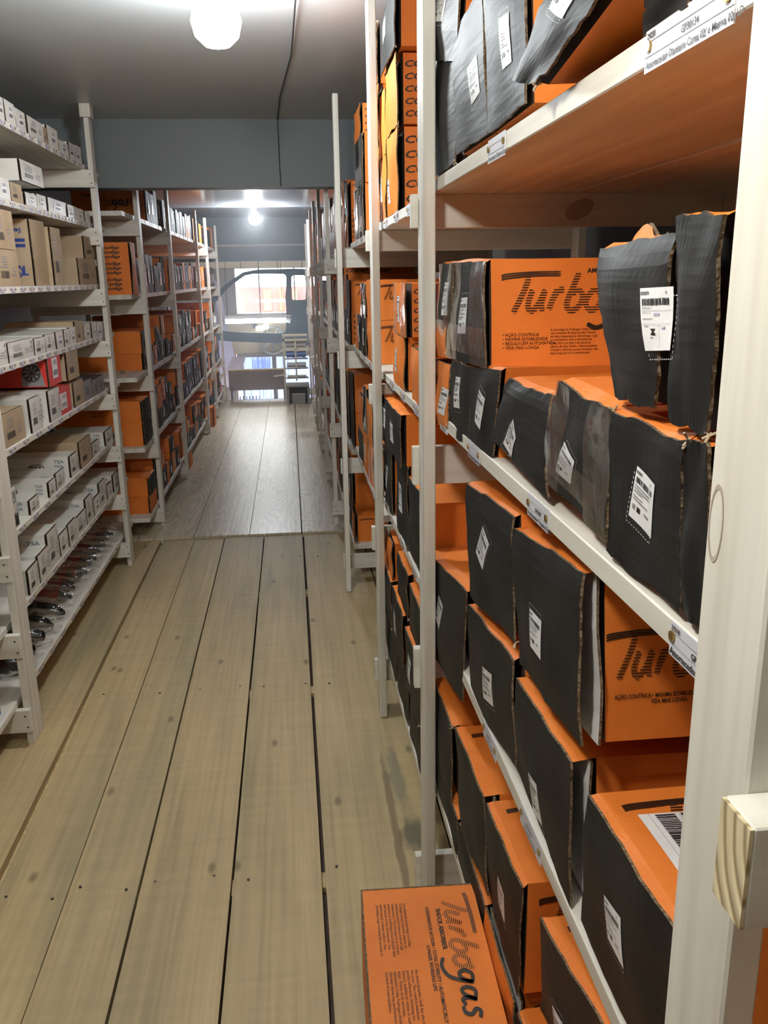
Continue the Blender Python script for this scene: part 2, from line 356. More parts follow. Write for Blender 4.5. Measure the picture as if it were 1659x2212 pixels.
# ---------------------------------------------------------------- boxes
def lerp(a, b, t): return a+(b-a)*t
def hexmap(X, sx, quad, L, rnd, amp=.0022):
    bl, br, tr, tl = quad
    zb = min(bl[1], br[1]); ph = rnd.random()*6
    # back end: the same carton squared up
    y0 = (bl[0]+tl[0])/2; y1 = (br[0]+tr[0])/2; z0 = (bl[1]+br[1])/2; z1 = (tl[1]+tr[1])/2
    k = .55
    B = [(lerp(bl[0], y0, k), lerp(bl[1], z0, k)), (lerp(br[0], y1, k), lerp(br[1], z0, k)), (lerp(tr[0], y1, k), lerp(tr[1], z1, k)), (lerp(tl[0], y0, k), lerp(tl[1], z1, k))]
    def P(u, v, w_):
        def bi(Q, i): return lerp(lerp(Q[0][i], Q[1][i], u), lerp(Q[3][i], Q[2][i], u), v)
        y = lerp(bi(quad, 0), bi(B, 0), w_); z = lerp(bi(quad, 1), bi(B, 1), w_)
        y += amp*math.sin(PI*v)*math.sin(w_*7+ph)*(1 if u > .5 else -1)*abs(2*u-1)
        z += amp*1.2*math.sin(PI*u)*math.sin(w_*6+ph*1.7)*v
        return Vector((X+sx*w_*L, y, z))
    return P
def body_mesh(P, w0, n=4):
    b = MB()
    q = lambda w_: lerp(w0, 1, w_)
    b.grid(lambda i, j: P(1, j, q(i)), n+2, n, 0)
    b.grid(lambda i, j: P(0, j, q(i)), n, n, 0)
    b.grid(lambda i, j: P(j, 1, q(i)), n+2, n, 0)
    b.grid(lambda i, j: P(j, 0, q(i)), 1, 1, 0)
    b.grid(lambda i, j: P(i, j, 1), 1, 1, 0)
    b.grid(lambda i, j: P(i, j, w0), n, n, 1)
    return b
def flap_fn(X, sx, quad, bulge, op, rnd, grow=.003, rag=.0016, twist=0):
    bl, br, tr, tl = quad
    bl = (bl[0]+grow, bl[1]-grow*.3); br = (br[0]-grow, br[1]-grow*.3); tr = (tr[0]-grow, tr[1]+grow*.2); tl = (tl[0]+grow, tl[1]+grow*.2)
    s = rnd.random()*50
    def F(u, v, d=0):
        y = lerp(lerp(bl[0], br[0], u), lerp(tl[0], tr[0], u), v); z = lerp(lerp(bl[1], br[1], u), lerp(tl[1], tr[1], u), v)
        out = bulge*math.sin(PI*min(max(u, 0), 1))*math.sin(PI*min(max(v, 0), 1)) + op*(max(u, 0)**2.2)*(.45+.55*math.sin(PI*min(max(v+.1, 0), 1))) + (.0045 if rag else .001)*mnoise.noise(Vector((s+u*2.2, v*2.2, 0)))
        e = max(abs(2*u-1), abs(2*v-1)) > .97
        if e and rag:
            y += rag*mnoise.noise(Vector((s, v*11, u*9)))+rag*1.3*mnoise.noise(Vector((s, v*3, u*9))); z += rag*mnoise.noise(Vector((s+9, u*11, v*9)))+rag*1.5*mnoise.noise(Vector((s+9, u*3, v*9)))
        out += .009*max(0, v-.86)/.14*twist
        return Vector((X-sx*(.004+out-d), y, z))
    return F
def slab(F, t, n=8):
    b = MB()
    b.grid(lambda i, j: F(i, j, 0), n, n, 0); b.grid(lambda i, j: F(i, j, t), n, n, 1)
    b.grid(lambda i, j: F(i, 1, j*t), n, 1, 2); b.grid(lambda i, j: F(i, 0, j*t), n, 1, 2)
    b.grid(lambda i, j: F(1, i, j*t), n*2, 1, 2); b.grid(lambda i, j: F(0, i, j*t), n, 1, 2)
    return b
def sticker(parent, F, st, rnd, big=False, perf=True, code='GP30079', yr=1.0, sq=None):
    cu, cv, wu, hv, rot = st
    c0, s0 = math.cos(rot), math.sin(rot)
    if sq: cu = cv = .5; wu = hv = .4
    # keep the paper square in metres
    eu = (F(.6, .5)-F(.4, .5)).length/.2; ev = (F(.5, .6)-F(.5, .4)).length/.2
    W = wu*eu; H = hv*ev
    def S(x, y, d=-.0007):     # x,y in metres from the centre
        return F(cu+(x*c0-y*s0)/eu, cv+(x*s0+y*c0)/ev, d)
    if sq:      # corners given in (y, z): tl, tr, br, bl
        TL, TR, BR, BL = [Vector(p) for p in sq]
        W = ((TR-TL).length+(BR-BL).length)/2; H = ((TL-BL).length+(TR-BR).length)/2
        def S(x, y, d=-.0007):
            a, c = x/W+.5, y/H+.5
            T_ = (BL.lerp(BR, a)).lerp(TL.lerp(TR, a), c); u, v = .5, .5
            for _ in range(4):
                p = F(u, v); du = F(u+.01, v)-p; dv = F(u, v+.01)-p
                ey, ez = T_.x-p.y, T_.y-p.z; a1, b1, c1, d1 = du.y/.01, dv.y/.01, du.z/.01, dv.z/.01
                det = a1*d1-b1*c1; u += (ey*d1-ez*b1)/det; v += (a1*ez-c1*ey)/det
            return F(u, v, d)
    b = MB()
    b.grid(lambda i, j: S((i-.5)*W, (j-.5)*H), 4, 4, 0)
    d2 = -.0013
    def rect(x0, y0, x1, y1, m): b.face([S(x0*W-W/2, y0*H-H/2, d2), S(x1*W-W/2, y0*H-H/2, d2), S(x1*W-W/2, y1*H-H/2, d2), S(x0*W-W/2, y1*H-H/2, d2)], m)
    x = .08
    while x < .88:
        wd = rnd.choice((.012, .02, .03)); rect(x, .72, x+wd, .83, 1); x += wd+rnd.choice((.012, .02))
    if big or W > .03:
        def put(body, x, y, h, bold=.01, m=1):
            b.flat(lambda a, c: S(x*W-W/2+a*h, y*H-H/2+c*h, d2), text(body, bold), m)
        hh = H*.075
        put(code, .03, .89, hh, .03); put('4', .78, .89, hh, .03)
        if big:
            put('7 891579 082114', .06, .66, hh*.62, .0); put('AMORTECEDOR DIANT.', .07, .595, hh*.36, 0); put('• Aplicações: Vide Catálogo', .07, .50, hh*.4, .01)
            put('29218', .42, .545, hh*.9, .01, 3); put('Segurança', .12, .385, hh*.42, .02); put('INMETRO', .27, .2, hh*.35, .02); put('6-48', .66, .33, hh*.95, .01, 3)
            rect(.3, .33, .44, .35, 1); rect(.34, .28, .40, .33, 1); rect(.3, .25, .44, .28, 1); rect(.56, .04, .565, .42, 2); rect(.05, .42, .95, .425, 2); rect(.05, .635, .95, .64, 2)
        else:
            for yy in (.66, .6, .54, .45, .4): rect(.07, yy, .07+.3+.5*rnd.random(), yy+.025, 2)
            rect(.28, .2, .42, .3, 1); rect(.1, .2, .2, .3, 2); rect(.6, .25, .8, .3, 2)
    else:
        for yy in (.9, .62, .54, .46, .3, .2): rect(.1, yy, .1+.3+.45*rnd.random(), yy+.035, 2)
    if perf:
        dx, dy = rnd.choice((-.08, .1))*W, rnd.choice((-.14, .12))*H
        P4 = [(-W/2, -H/2), (W/2, -H/2), (W/2, H/2), (-W/2, H/2)]
        for (ax, ay), (bx_, by) in zip(P4, P4[1:]+P4[:1]):
            n = max(4, int(math.hypot(bx_-ax, by-ay)/.0045))
            tx, ty = (bx_-ax)/n, (by-ay)/n; nx, ny = -ty/math.hypot(tx, ty)*.0004, tx/math.hypot(tx, ty)*.0004
            for k in range(n):
                x0, y0 = ax+tx*k+dx, ay+ty*k+dy; x1, y1 = x0+tx*.5, y0+ty*.5
                b.face([S(x0-nx, y0-ny, -.0004), S(x1-nx, y1-ny, -.0004), S(x1+nx, y1+ny, -.0004), S(x0+nx, y0+ny, -.0004)], 4)
    return tag(b.build('sticker', ['paper', 'ink', 'ink_grey', 'ink_navy', 'ink_white'], parent), kind=None)

def shock_box(X, sx, quad, L, kind, label, group, o=None, seed=0, lod=0):
    o = o or {}; rnd = random.Random(seed)
    loc = (X+sx*L/2, (quad[0][0]+quad[1][0])/2, min(quad[0][1], quad[1][1]))
    t = thing('shock_absorber_box', loc, label, 'box', group)
    raised = [quad[0], quad[1], (quad[2][0], quad[2][1]+.004), (quad[3][0], quad[3][1]+.004)] if lod == 0 and kind == 'K' else quad
    P = hexmap(X, sx, raised, L, rnd); w0 = (.007+.55*o.get('open', 0))/L
    n = 4 if lod == 0 else 1
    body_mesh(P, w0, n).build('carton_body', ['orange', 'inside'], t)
    op = .003*rnd.random() if lod == 0 else 0; opn = o.get('open', 0)
    F = flap_fn(X, sx, quad, .003+.004*rnd.random(), op, rnd, twist=-.6 if o.get('fold') else 0, rag=.003 if lod == 0 else 0)
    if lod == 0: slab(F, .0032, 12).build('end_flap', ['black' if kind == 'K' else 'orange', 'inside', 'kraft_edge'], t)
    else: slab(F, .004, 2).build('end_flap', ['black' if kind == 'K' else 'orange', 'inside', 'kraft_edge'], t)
    if kind == 'K' and lod == 0:
        b = MB(); q_ = P(0, 1, w0)
        b.grid(lambda i, j: (F(i, 1, .0034)+Vector((0, 0, -.0004))).lerp(P(i, 1, w0), j), 12, 2)
        b.build('top_fold', 'orange', t)
    if o.get('inner') and lod == 0:
        G = flap_fn(X+sx*(.006+opn*.4), sx, [(a+(0 if i in (0, 3) else -.005), b_+.001) for i, (a, b_) in enumerate(quad)], -.004, 0, rnd, grow=.001)
        slab(G, .003, 6).build('inner_flap', ['liner', 'liner', 'kraft_edge'], t)
    if o.get('st'): sticker(t, F, o['st'], rnd, big=o.get('big'), perf=lod == 0 and kind == 'K', code=o.get('code', 'GP30079'), sq=o.get('sq'))
    H = abs(quad[3][1]-quad[0][1]); Wd = abs(quad[0][0]-quad[1][0])
    def side(s, h): p = P(1, h/H, (s if sx > 0 else .41-s)/L); return Vector((p.x, p.y-.0011, p.z))
    def top(s, h): p = P(1-h/Wd, 1, (s if sx > 0 else .41-s)/L); return Vector((p.x, p.y, p.z+.0011))
    def put(fn, vf, s, h, sz, m='ink_or', name='printed_lettering'):
        b = MB(); b.flat(lambda a, c: fn(s+a*sz, h+c*sz), vf); return b
    if o.get('logo'):
        b = MB(); sz = H*(.27 if o.get('text2') else .36)
        b.flat(lambda a, c: side(.030+a*sz*.95, H*(.36 if o.get('text2') else .50)+c*sz), LOGO)
        if o.get('text'):
            b.flat(lambda a, c: side(.024+a*.0064, H*.29+c*.0072), text(BULL, .0, 0, 'LEFT', .95))
            b.flat(lambda a, c: side(.100+a*.0046, H*.335+c*.0056), text(PARA, 0, 0, 'LEFT', .95))
            b.flat(lambda a, c: side(.158+a*.010, H*.865+c*.010), text('AMORTECEDOR', .03))
        if o.get('text2') or o.get('text3'):
            b.flat(lambda a, c: side(.034+a*.0050, H*.25+c*.0062), text('AÇÃO CONTÍNUA • MÁXIMA ESTABILIDADE\n                              VIDA MAIS LONGA', .02))
        b.build('printed_logo', 'ink_or', t)
    if o.get('logotop'):
        b = MB(); sz = Wd*.36
        b.flat(lambda a, c: top(.030+a*sz*.95, Wd*.50+c*sz), LOGO)
        if o.get('text3'):
            b.flat(lambda a, c: top(.060+a*.011, Wd*.40+c*.011), text('AMORTIGUADOR\nCONTINUOUS ACTION', .03))
            b.flat(lambda a, c: top(.040+a*.0105, Wd*.27+c*.0085), text(PARA_EN, .0))
        b.build('printed_logo', 'ink_or', t)
    if o.get('smg'):
        b = MB(); d = lambda s, h: top(s, h)+Vector((0, 0, .0005)); e = lambda s, h: top(s, h)+Vector((0, 0, .0011))
        x0, x1, y0, y1 = .030, .135, .05, .172
        def R(a0, b0, a1, b1, m, f=e): b.face([f(lerp(x0, x1, a0), lerp(y0, y1, b0)), f(lerp(x0, x1, a1), lerp(y0, y1, b0)), f(lerp(x0, x1, a1), lerp(y0, y1, b1)), f(lerp(x0, x1, a0), lerp(y0, y1, b1))], m)
        b.grid(lambda i, j: d(lerp(x0, x1, i), lerp(y0, y1, j)), 4, 4, 0)
        yy = .97
        while yy > .2:
            h_ = rnd.choice((.008, .014, .02)); R(.16, yy-h_, .36, yy, 1); yy -= h_+rnd.choice((.008, .013))
        R(.42, .66, .70, 1.0-.02, 1)
        b.flat(lambda a, c: e(lerp(x0, x1, .50)+c*.020, lerp(y0, y1, .95)-a*.020)+Vector((0, 0, .0004)), text('SMG', .04, .2), 0)
        R(.10, .05, .105, .98, 2); R(.40, .05, .405, .98, 2); R(.42, .3, .95, .305, 2)
        b.build('shipping_label', ['paper', 'ink', 'ink_grey'], t)
    if o.get('cof'):
        b = MB(); k = 5 if H > .12 else 4
        if sx < 0:
            for q in (0, 1): b.flat(lambda a, c: side(.12+a*H*.11, H*.5-q*H*.13+c*H*.13), text('cofap cofap' if q else 'TURBOGAS', .01))
            ring(b, lambda a, c: side(.26+a, H*.5+c), H*.08, 0); k = 0
        for q in range(k):
            hh = H*(.93-(q+.7)/k*.88)
            b.flat(lambda a, c: side(.014+a*H*.19, hh+c*H*.125), text('COFAP COFAP' if o['cof'] == 1 else 'cofap cofap cofap', .03, .25))
        tag(b.build('printed_lettering', 'ink_or', t), kind='stuff')
    if o.get('hand'):
        b = MB()
        b.flat(lambda a, c: F(.12+a*.24, .66+c*.22, -.001), text(o['hand'], .0, .25)); b.build('handwriting', 'ink', t)
    if o.get('tape') and lod == 0:
        b = MB()
        b.grid(lambda i, j: F(.70+.33*i, j, -.0016-.0008*math.sin(9*j)), 5, 14); b.grid(lambda i, j: F(-.02+.34*i, j, -.0016-.001*math.sin(13*j+i)), 5, 14)
        if kind == 'K': b.grid(lambda i, j: F(i, .1+.28*j, -.0022), 10, 4)
        tag(b.build('clear_tape', 'tape', t, smooth=True), kind='stuff')
    if o.get('topscrap'):
        b = MB()
        b.grid(lambda i, j: F(.25+.45*i, .93+j*.19*math.sin(PI*i)**.5*(.8+.35*math.sin(i*7))+.03*mnoise.noise(Vector((i*9, j, 4))), .012), 12, 3, 0)
        b.grid(lambda i, j: F(.23+.49*i, .93+j*.20*math.sin(PI*i)**.5*(.8+.35*math.sin(i*7))+.04*mnoise.noise(Vector((i*9, j, 7))), .016), 12, 3, 1)
        tag(b.build('torn_flap', ['orange', 'kraft_edge'], t), kind='stuff')
    if lod == 0 and rnd.random() < .5:       # frayed corner
        b = MB(); p = F(1, 0 if rnd.random() < .5 else 1, .003)
        for k in range(5): b.cyl(p, p+Vector((rnd.uniform(-.006, .006), rnd.uniform(-.008, .004), rnd.uniform(-.007, .007))), .0011, 5)
        b.build('frayed_corner', 'twine', t)
    return t

def small_carton(Yn, Yf, z0, h, kind, label, group, X=-.965, L=.26, seed=0, near=True):
    """cartons on the left-hand racks: end facing the aisle (+x), long side facing the camera"""
    rnd = random.Random(seed); sx = -1; X = X-.004*rnd.random()
    lean = rnd.uniform(-.006, .006)
    quad = [(Yf-.002, z0), (Yn+.002, z0), (Yn+.002+lean, z0+h), (Yf-.002+lean, z0+h)]
    name = {'W': 'white_carton', 'T': 'lettered_carton', 'B': 'kraft_carton', 'R': 'red_carton', 'V': 'dark_carton', 'P': 'printed_carton', 'S': 'kraft_carton', 'OW': 'orange_white_carton', 'OB': 'orange_blue_carton'}[kind]
    t = thing(name, (X+sx*L/2, (Yn+Yf)/2, z0), label, 'box', group)
    base = {'W': 'white_card', 'T': 'white_card', 'B': 'kraft', 'R': 'red_card', 'V': 'dark_card', 'P': 'white_card', 'S': 'kraft', 'OW': 'white_card', 'OB': 'orange'}[kind]
    P = hexmap(X, sx, quad, L, rnd, .001)
    body_mesh(P, .004/L, 2).build('carton_body', [base, 'inside'], t)
    F = flap_fn(X, sx, quad, .0015, .002*rnd.random(), rnd, grow=-.0006, rag=0)
    end = {'V': 'ink_grey', 'OB': 'navy', 'P': 'white_card'}.get(kind, base)
    slab(F, .0035, 3).build('end_flap', [end, 'inside', 'inside' if kind in ('W', 'T') else 'kraft_edge'], t)
    W = abs(Yf-Yn); H = h
    def side(s, hh): p = P(1, hh/H, s/L); return Vector((p.x, p.y-.0008, p.z))
    def top(s, hh): p = P(1-hh/W, 1, s/L); return Vector((p.x, p.y, p.z+.0008))
    # the end print
    b = MB()
    def er(a0, b0, a1, b1, m): b.face([F(a0, b0, -.0009), F(a1, b0, -.0009), F(a1, b1, -.0009), F(a0, b1, -.0009)], m)
    if kind in ('W', 'T', 'B', 'P'):
        x = .2
        for k in range(5): er(.52, .52+k*.07, .52+.2+.15*rnd.random(), .545+k*.07, 0)
        for k in range(9): er(.50+k*.04, .22, .515+k*.04+.01*rnd.random(), .42, 1)
        for k in range(3): er(.16, .3+k*.1, .3+.1*rnd.random(), .33+k*.1, 0)
    if kind == 'W' and rnd.random() < .6 or kind in ('R', 'OW'):
        bb = MB(); bb.grid(lambda i, j: F(.3+.42*i, .2+.6*j, -.0008), 2, 2, 0)
        for k in range(4): bb.face([F(.36, .6+k*.04, -.0014), F(.36+.25, .6+k*.04, -.0014), F(.61, .615+k*.04, -.0014), F(.36, .615+k*.04, -.0014)], 1)
        for k in range(7): bb.face([F(.36+k*.045, .28, -.0014), F(.38+k*.045, .28, -.0014), F(.38+k*.045, .45, -.0014), F(.36+k*.045, .45, -.0014)], 1)
        bb.build('sticker', ['paper', 'ink'], t)
        b = MB()
    if kind == 'T':
        rows = 4 if h > .1 else (3 if h > .06 else 2)
        vf = text('TSA', .035)
        for r in range(rows):
            hh = H*(.80-r*.72/rows-.08)
            sz = H*.62/rows
            b.flat(lambda a, c: side(.014+(2.1-a)*sz*1.25, hh+c*sz), vf, 2)
            b.flat(lambda a, c: F(.04+a*.05, (hh+c*sz)/H, -.0009), vf, 2)
        # ring mark further back, and on the top
        b.flat(lambda a, c: side(.135+(1-a)*H*.26*1.3, H*.42+c*H*.26), text('TSA', .03), 1)
        for fn, s0, h0, rr in ((side, .138, H*.5, H*.2),):
            ring(b, lambda a, c: fn(s0+a*1.9, h0+c), rr, 1)
    if kind == 'V':
        b.flat(lambda a, c: side(.014+(1.4-a)*H*.4, H*.5+c*H*.4), text('VP', .03), 3)
        ring(b, lambda a, c: side(.045+a, H*.25+c), H*.12, 3)
        for k in range(5): er(.3, .3+k*.09, .7, .33+k*.09, 1)
    if kind == 'R':
        b.face([side(.012, .004), side(.105, .004), side(.085, H-.004), side(.012+.03, H-.004)], 0)
    if kind == 'S':
        b.flat(lambda a, c: side(.03+a*.024, H*.86-c*.024), text('Sensor', .03), 4)
        for zz in (.66, .58): b.face([side(.02, H*zz), side(.14, H*zz), side(.14, H*(zz+.05)), side(.02, H*(zz+.05))], 4)
        b.flat(lambda a, c: side(.02+a*.05, H*.30-c*.05), text('TSA', .03), 4)
        ring(b, lambda a, c: side(.085+a*1.5, H*.22+c), .032, 4)
    if kind == 'P':
        b.face([side(.005, H*.05), side(.06, H*.05), side(.06, H*.4), side(.005, H*.4)], 1)
        er(.05, .05, .95, .35, 1); er(.1, .6, .8, .9, 0)
    if kind == 'OB':
        b.flat(lambda a, c: F(.15+a*.3, .4+c*.3, -.0009), text('ens', .02), 3)
    if b.f: tag(b.build('printed_lettering', ['ink_grey', 'ink', 'ink_blue', 'ink_white', 'ink_navy'], t), kind='stuff')
    if kind == 'R':      # round fan picture on the side of the carton
        b = MB(); c0 = (.062, H*.42)
        b.face([side(c0[0]+.036*math.cos(a*PI/12), c0[1]+.036*math.sin(a*PI/12)) + Vector((0, -.0008, 0)) for a in range(24)], 0)
        for k in range(9):
            a = k*PI*2/9; b.face([side(c0[0]+r_*math.cos(a+d_), c0[1]+r_*math.sin(a+d_))+Vector((0, -.0014, 0)) for r_, d_ in ((.007, 0), (.030, .12), (.030, .42), (.007, .5))], 1)
        b.build('fan_picture', ['dark_card', 'ink_grey'], t)
    return t
def ring(b, fn, r, m, n=18):
    for k in range(n):
        a0, a1 = 2*PI*k/n, 2*PI*(k+1)/n
        b.face([fn(r*math.cos(a0), r*math.sin(a0)), fn(r*math.cos(a1), r*math.sin(a1)), fn(r*.86*math.cos(a1), r*.86*math.sin(a1)), fn(r*.86*math.cos(a0), r*.86*math.sin(a0))], m)
ORD = ['first', 'second', 'third', 'fourth', 'fifth', 'sixth', 'seventh', 'eighth', 'ninth', 'tenth', 'eleventh', 'twelfth', 'thirteenth', 'fourteenth', 'fifteenth', 'sixteenth']
SH = ['top', 'second', 'third', 'fourth', 'fifth', 'sixth', 'seventh', 'lowest']

# ---------------------------------------------------------------- the setting
def struct(o): o['kind'] = 'structure'; return o
fl = struct(bpy.data.objects.new('floor', None)); C.objects.link(fl); fl['label'] = 'plank floor of worn tan boards near and pale pine boards beyond'
def plank(x0, x1, y0, y1, zt, th, m, seed, wob=.0018):
    r = random.Random(seed); b = MB(); n = 26; s = r.random()*90
    def ed(x, k, j): return x+wob*mnoise.noise(Vector((s+k*20, j*6, 0)))
    L_ = [ed(x0, 0, j/n) for j in range(n+1)]; R_ = [ed(x1, 1, j/n) for j in range(n+1)]
    Y = [lerp(y0, y1, j/n) for j in range(n+1)]
    for j in range(n):
        for a, c_, z0, z1 in ((L_, R_, zt, zt),): b.face([(a[j], Y[j], z0), (c_[j], Y[j], z1), (c_[j+1], Y[j+1], z1), (a[j+1], Y[j+1], z0)])
        b.face([(L_[j], Y[j], zt-th), (L_[j], Y[j], zt), (L_[j+1], Y[j+1], zt), (L_[j+1], Y[j+1], zt-th)])
        b.face([(R_[j], Y[j], zt-th), (R_[j], Y[j], zt), (R_[j+1], Y[j+1], zt), (R_[j+1], Y[j+1], zt-th)])
    for j in (0, n): b.face([(L_[j], Y[j], zt-th), (R_[j], Y[j], zt-th), (R_[j], Y[j], zt), (L_[j], Y[j], zt)])
    return b.build('plank', m, fl)
near = [(-2.5, .003), (-2.25, .003), (-2.0, .004), (-1.78, .003), (-1.55, .004), (-1.30, .003), (-1.06, .003), (-.818, .019), (-.627, .003), (-.447, .007), (-.211, .007), (.024, .011), (.375, .006), (.60, .004), (.85, .004), (1.1, .004), (1.35, .004), (1.6, .004), (1.9, .004), (2.3, .003)]
for i in range(len(near)-1):
    (a, g), (b_, h_) = near[i], near[i+1]
    p = plank(a+g/2, b_-h_/2, -3.0, 5.035, -.0015*(i % 3), .026, 'plank', i+3)
far = [(-2.5, .003), (-2.2, .003), (-1.9, .003), (-1.6, .003), (-1.28, .003), (-.965, .003), (-.632, .003), (-.300, .003), (.017, .007), (.345, .003), (.66, .003), (1.0, .003), (1.3, .003), (1.6, .003), (1.9, .003), (2.3, .003)]
for i in range(len(far)-1):
    (a, g), (b_, h_) = far[i], far[i+1]
    plank(a+g/2, b_-h_/2, 5.04, 11.15, .010, .034, 'plank_far', i+60, .0008)
b = MB(); b.box(-2.55, 2.4, -3.05, 11.15, -.16, -.045); b.build('subfloor', 'inside', fl)
b = MB(); b.box(-.845, -.79, -3.0, 5.03, -.044, -.0275); b.build('batten', 'raw', fl)
for yy in (-.6, .3, 1.2, 1.93, 3.02, 4.1):
    b = MB(); b.box(-.78, 2.2, yy-.03, yy+.03, -.044, -.029); b.build('joist', 'raw', fl)
# screw heads in rows across the near planks
b = MB()
for yy, xs in ((1.93, (-.78, -.66, -.60, -.48, -.41, -.26, -.17, .06, .30)), (3.02, (-.76, -.55, -.40, -.25, -.16, .0, .09, .3)), (4.6, (-.35, -.24, -.1, .0, .1)), (.9, (-.17, -.4, .1))):
    for x in xs: b.cyl((x, yy+.02*math.sin(x*40), -.004), (x, yy+.02*math.sin(x*40), .0008), .0038, 8)
b.build('screw_head', 'steel', fl)

def slabbox(name, m, x0, x1, y0, y1, z0, z1):
    b = MB(); b.box(x0, x1, y0, y1, z0, z1); o = b.build(name, m, off=((x0+x1)/2, (y0+y1)/2, z0)); return struct(o)
slabbox('ceiling', 'ceil', -2.6, 2.4, -3.05, 5.0, 2.325, 2.40)
slabbox('ceiling_far', 'ceil_far', -2.6, 2.4, 5.14, 11.4, 2.25, 2.33)
slabbox('trim_1', 'bulk_near', -2.6, 2.4, 5.0, 5.14, 1.985, 2.40)
slabbox('trim_2', 'bulk', -2.6, 2.4, 11.4, 11.55, 1.725, 2.72)
slabbox('trim_3', 'ceil_far', -2.4, 2.3, 9.62, 9.66, 2.235, 2.25)
slabbox('trim_4', 'frame_grey', -2.4, 2.3, 11.385, 11.4, 1.905, 1.93)
slabbox('wall_left', 'wall_dark', -2.7, -2.6, -3.05, 19.2, -2.6, 2.72)
slabbox('wall_right', 'wall', 2.3, 2.4, -3.05, 19.2, -2.6, 2.72)
slabbox('wall_back', 'wall', -2.7, 2.4, -3.15, -3.05, -.2, 2.72)
slabbox('floor_edge', 'frame_grey', -2.55, 2.35, 11.152, 11.20, -.30, .008)
slabbox('ceiling_hall', 'wall_beige', -2.6, 2.3, 11.55, 19.2, 2.72, 2.80)
slabbox('floor_hall', 'street', -2.6, 2.3, 11.2, 19.2, -2.7, -2.6)
# facade of the front hall: solid pieces round the openings
x0, x1 = -2.6, 2.3; F0, F1 = 19.0, 19.15
slabbox('wall_front', 'wall_beige', x0, x1, F0, F1, 1.73, 2.72)
slabbox('wall_front_middle', 'wall_beige', x0, x1, F0, F1, -.035, .69)
slabbox('trim_5', 'frame_grey', x0, x1, F0-.06, F1, .68, .805)
slabbox('trim_6', 'frame_grey', -1.165, x1, F0-.06, F1, -.115, -.033)
slabbox('wall_front_left', 'frame_grey', x0, -1.115, F0, F1, .80, 1.74)
slabbox('wall_front_low', 'wall_beige', x0, -1.19, F0, F1, -2.6, -.035)
slabbox('trim_7', 'frame_grey', -.42, -.33, F0, F1, -2.6, -.11)
slabbox('trim_8', 'frame_grey', -.628, -.60, F0, F0+.05, .80, 1.74)
slabbox('trim_9', 'frame_grey', .117, .147, F0, F0+.05, .80, 1.74)
for k, (a, c_, z0, z1) in enumerate(((-1.115, 2.3, .80, 1.74), (-1.19, 2.3, -2.6, -.11))):
    wn = slabbox('window_%d' % (k+1), 'pane', a, c_, F0+.06, F0+.068, z0, z1)
# outside: pavement, a red wall across the street, a parked car
slabbox('street_ground', 'street', -20, 20, 19.3, 60, -2.72, -2.62)
t = thing('red_building', (0, 34, -2.6), 'red building across the street seen through the upper window', 'building')
b = MB(); b.box(-14, 14, 34, 36, -2.6, 1.22); b.build('wall', 'red_wall', t)
b = MB(); b.box(-14, 14, 33.9, 34, .05, .30); b.build('pale_band', 'street', t)
for x, w_ in ((-.95, .28), (-.35, .12), (.15, .18), (1.1, 1.4)):
    b = MB(); b.box(x, x+w_, 33.86, 33.99, .35, 1.1 if w_ < 1 else .95); b.build('banner', 'yellow', t)
t = thing('parked_car', (.3, 23.5, -2.6), 'pale blue car parked outside the lower shop window', 'car')
b = MB()
CZ = .33
prof = [(-2.1, -1.3), (-1.9, -.95), (-1.5, -.50), (-.9, -.40), (1.2, -.40), (1.8, -.62), (2.4, -1.0), (2.5, -1.7), (2.4, -2.15), (-2.1, -2.15)]
prof = [(a, c+CZ) for a, c in prof]
for k in range(len(prof)):
    a, c_ = prof[k], prof[(k+1) % len(prof)]; b.face([(a[0]+.3, 22.8, a[1]), (c_[0]+.3, 22.8, c_[1]), (c_[0]+.3, 24.4, c_[1]), (a[0]+.3, 24.4, a[1])])
b.face([(p[0]+.3, 22.8, p[1]) for p in prof]); b.face([(p[0]+.3, 24.4, p[1]) for p in prof]); b.build('body_shell', 'carpaint', t)
b = MB(); b.face([(-1.5, 22.78, -1.1+CZ), (-1.1, 22.78, -.58+CZ), (-.5, 22.78, -.52+CZ), (-.4, 22.78, -1.1+CZ)]); b.face([(-.3, 22.78, -1.1+CZ), (-.4, 22.78, -.52+CZ), (.35, 22.78, -.52+CZ), (.5, 22.78, -1.1+CZ)]); b.face([(.6, 22.78, -1.1+CZ), (.6, 22.78, -.52+CZ), (1.2, 22.78, -.52+CZ), (1.7, 22.78, -.8+CZ), (1.8, 22.78, -1.1+CZ)]); b.build('side_window', 'glass_dark', t)
for x in (-.95, 1.95):
    b = MB(); b.cyl((x, 22.74, -2.16), (x, 23.0, -2.16), .45, 20); b.cyl((x, 22.72, -2.16), (x, 22.75, -2.16), .28, 12, 1); b.build('wheel', ['blackrub', 'silver'], t)

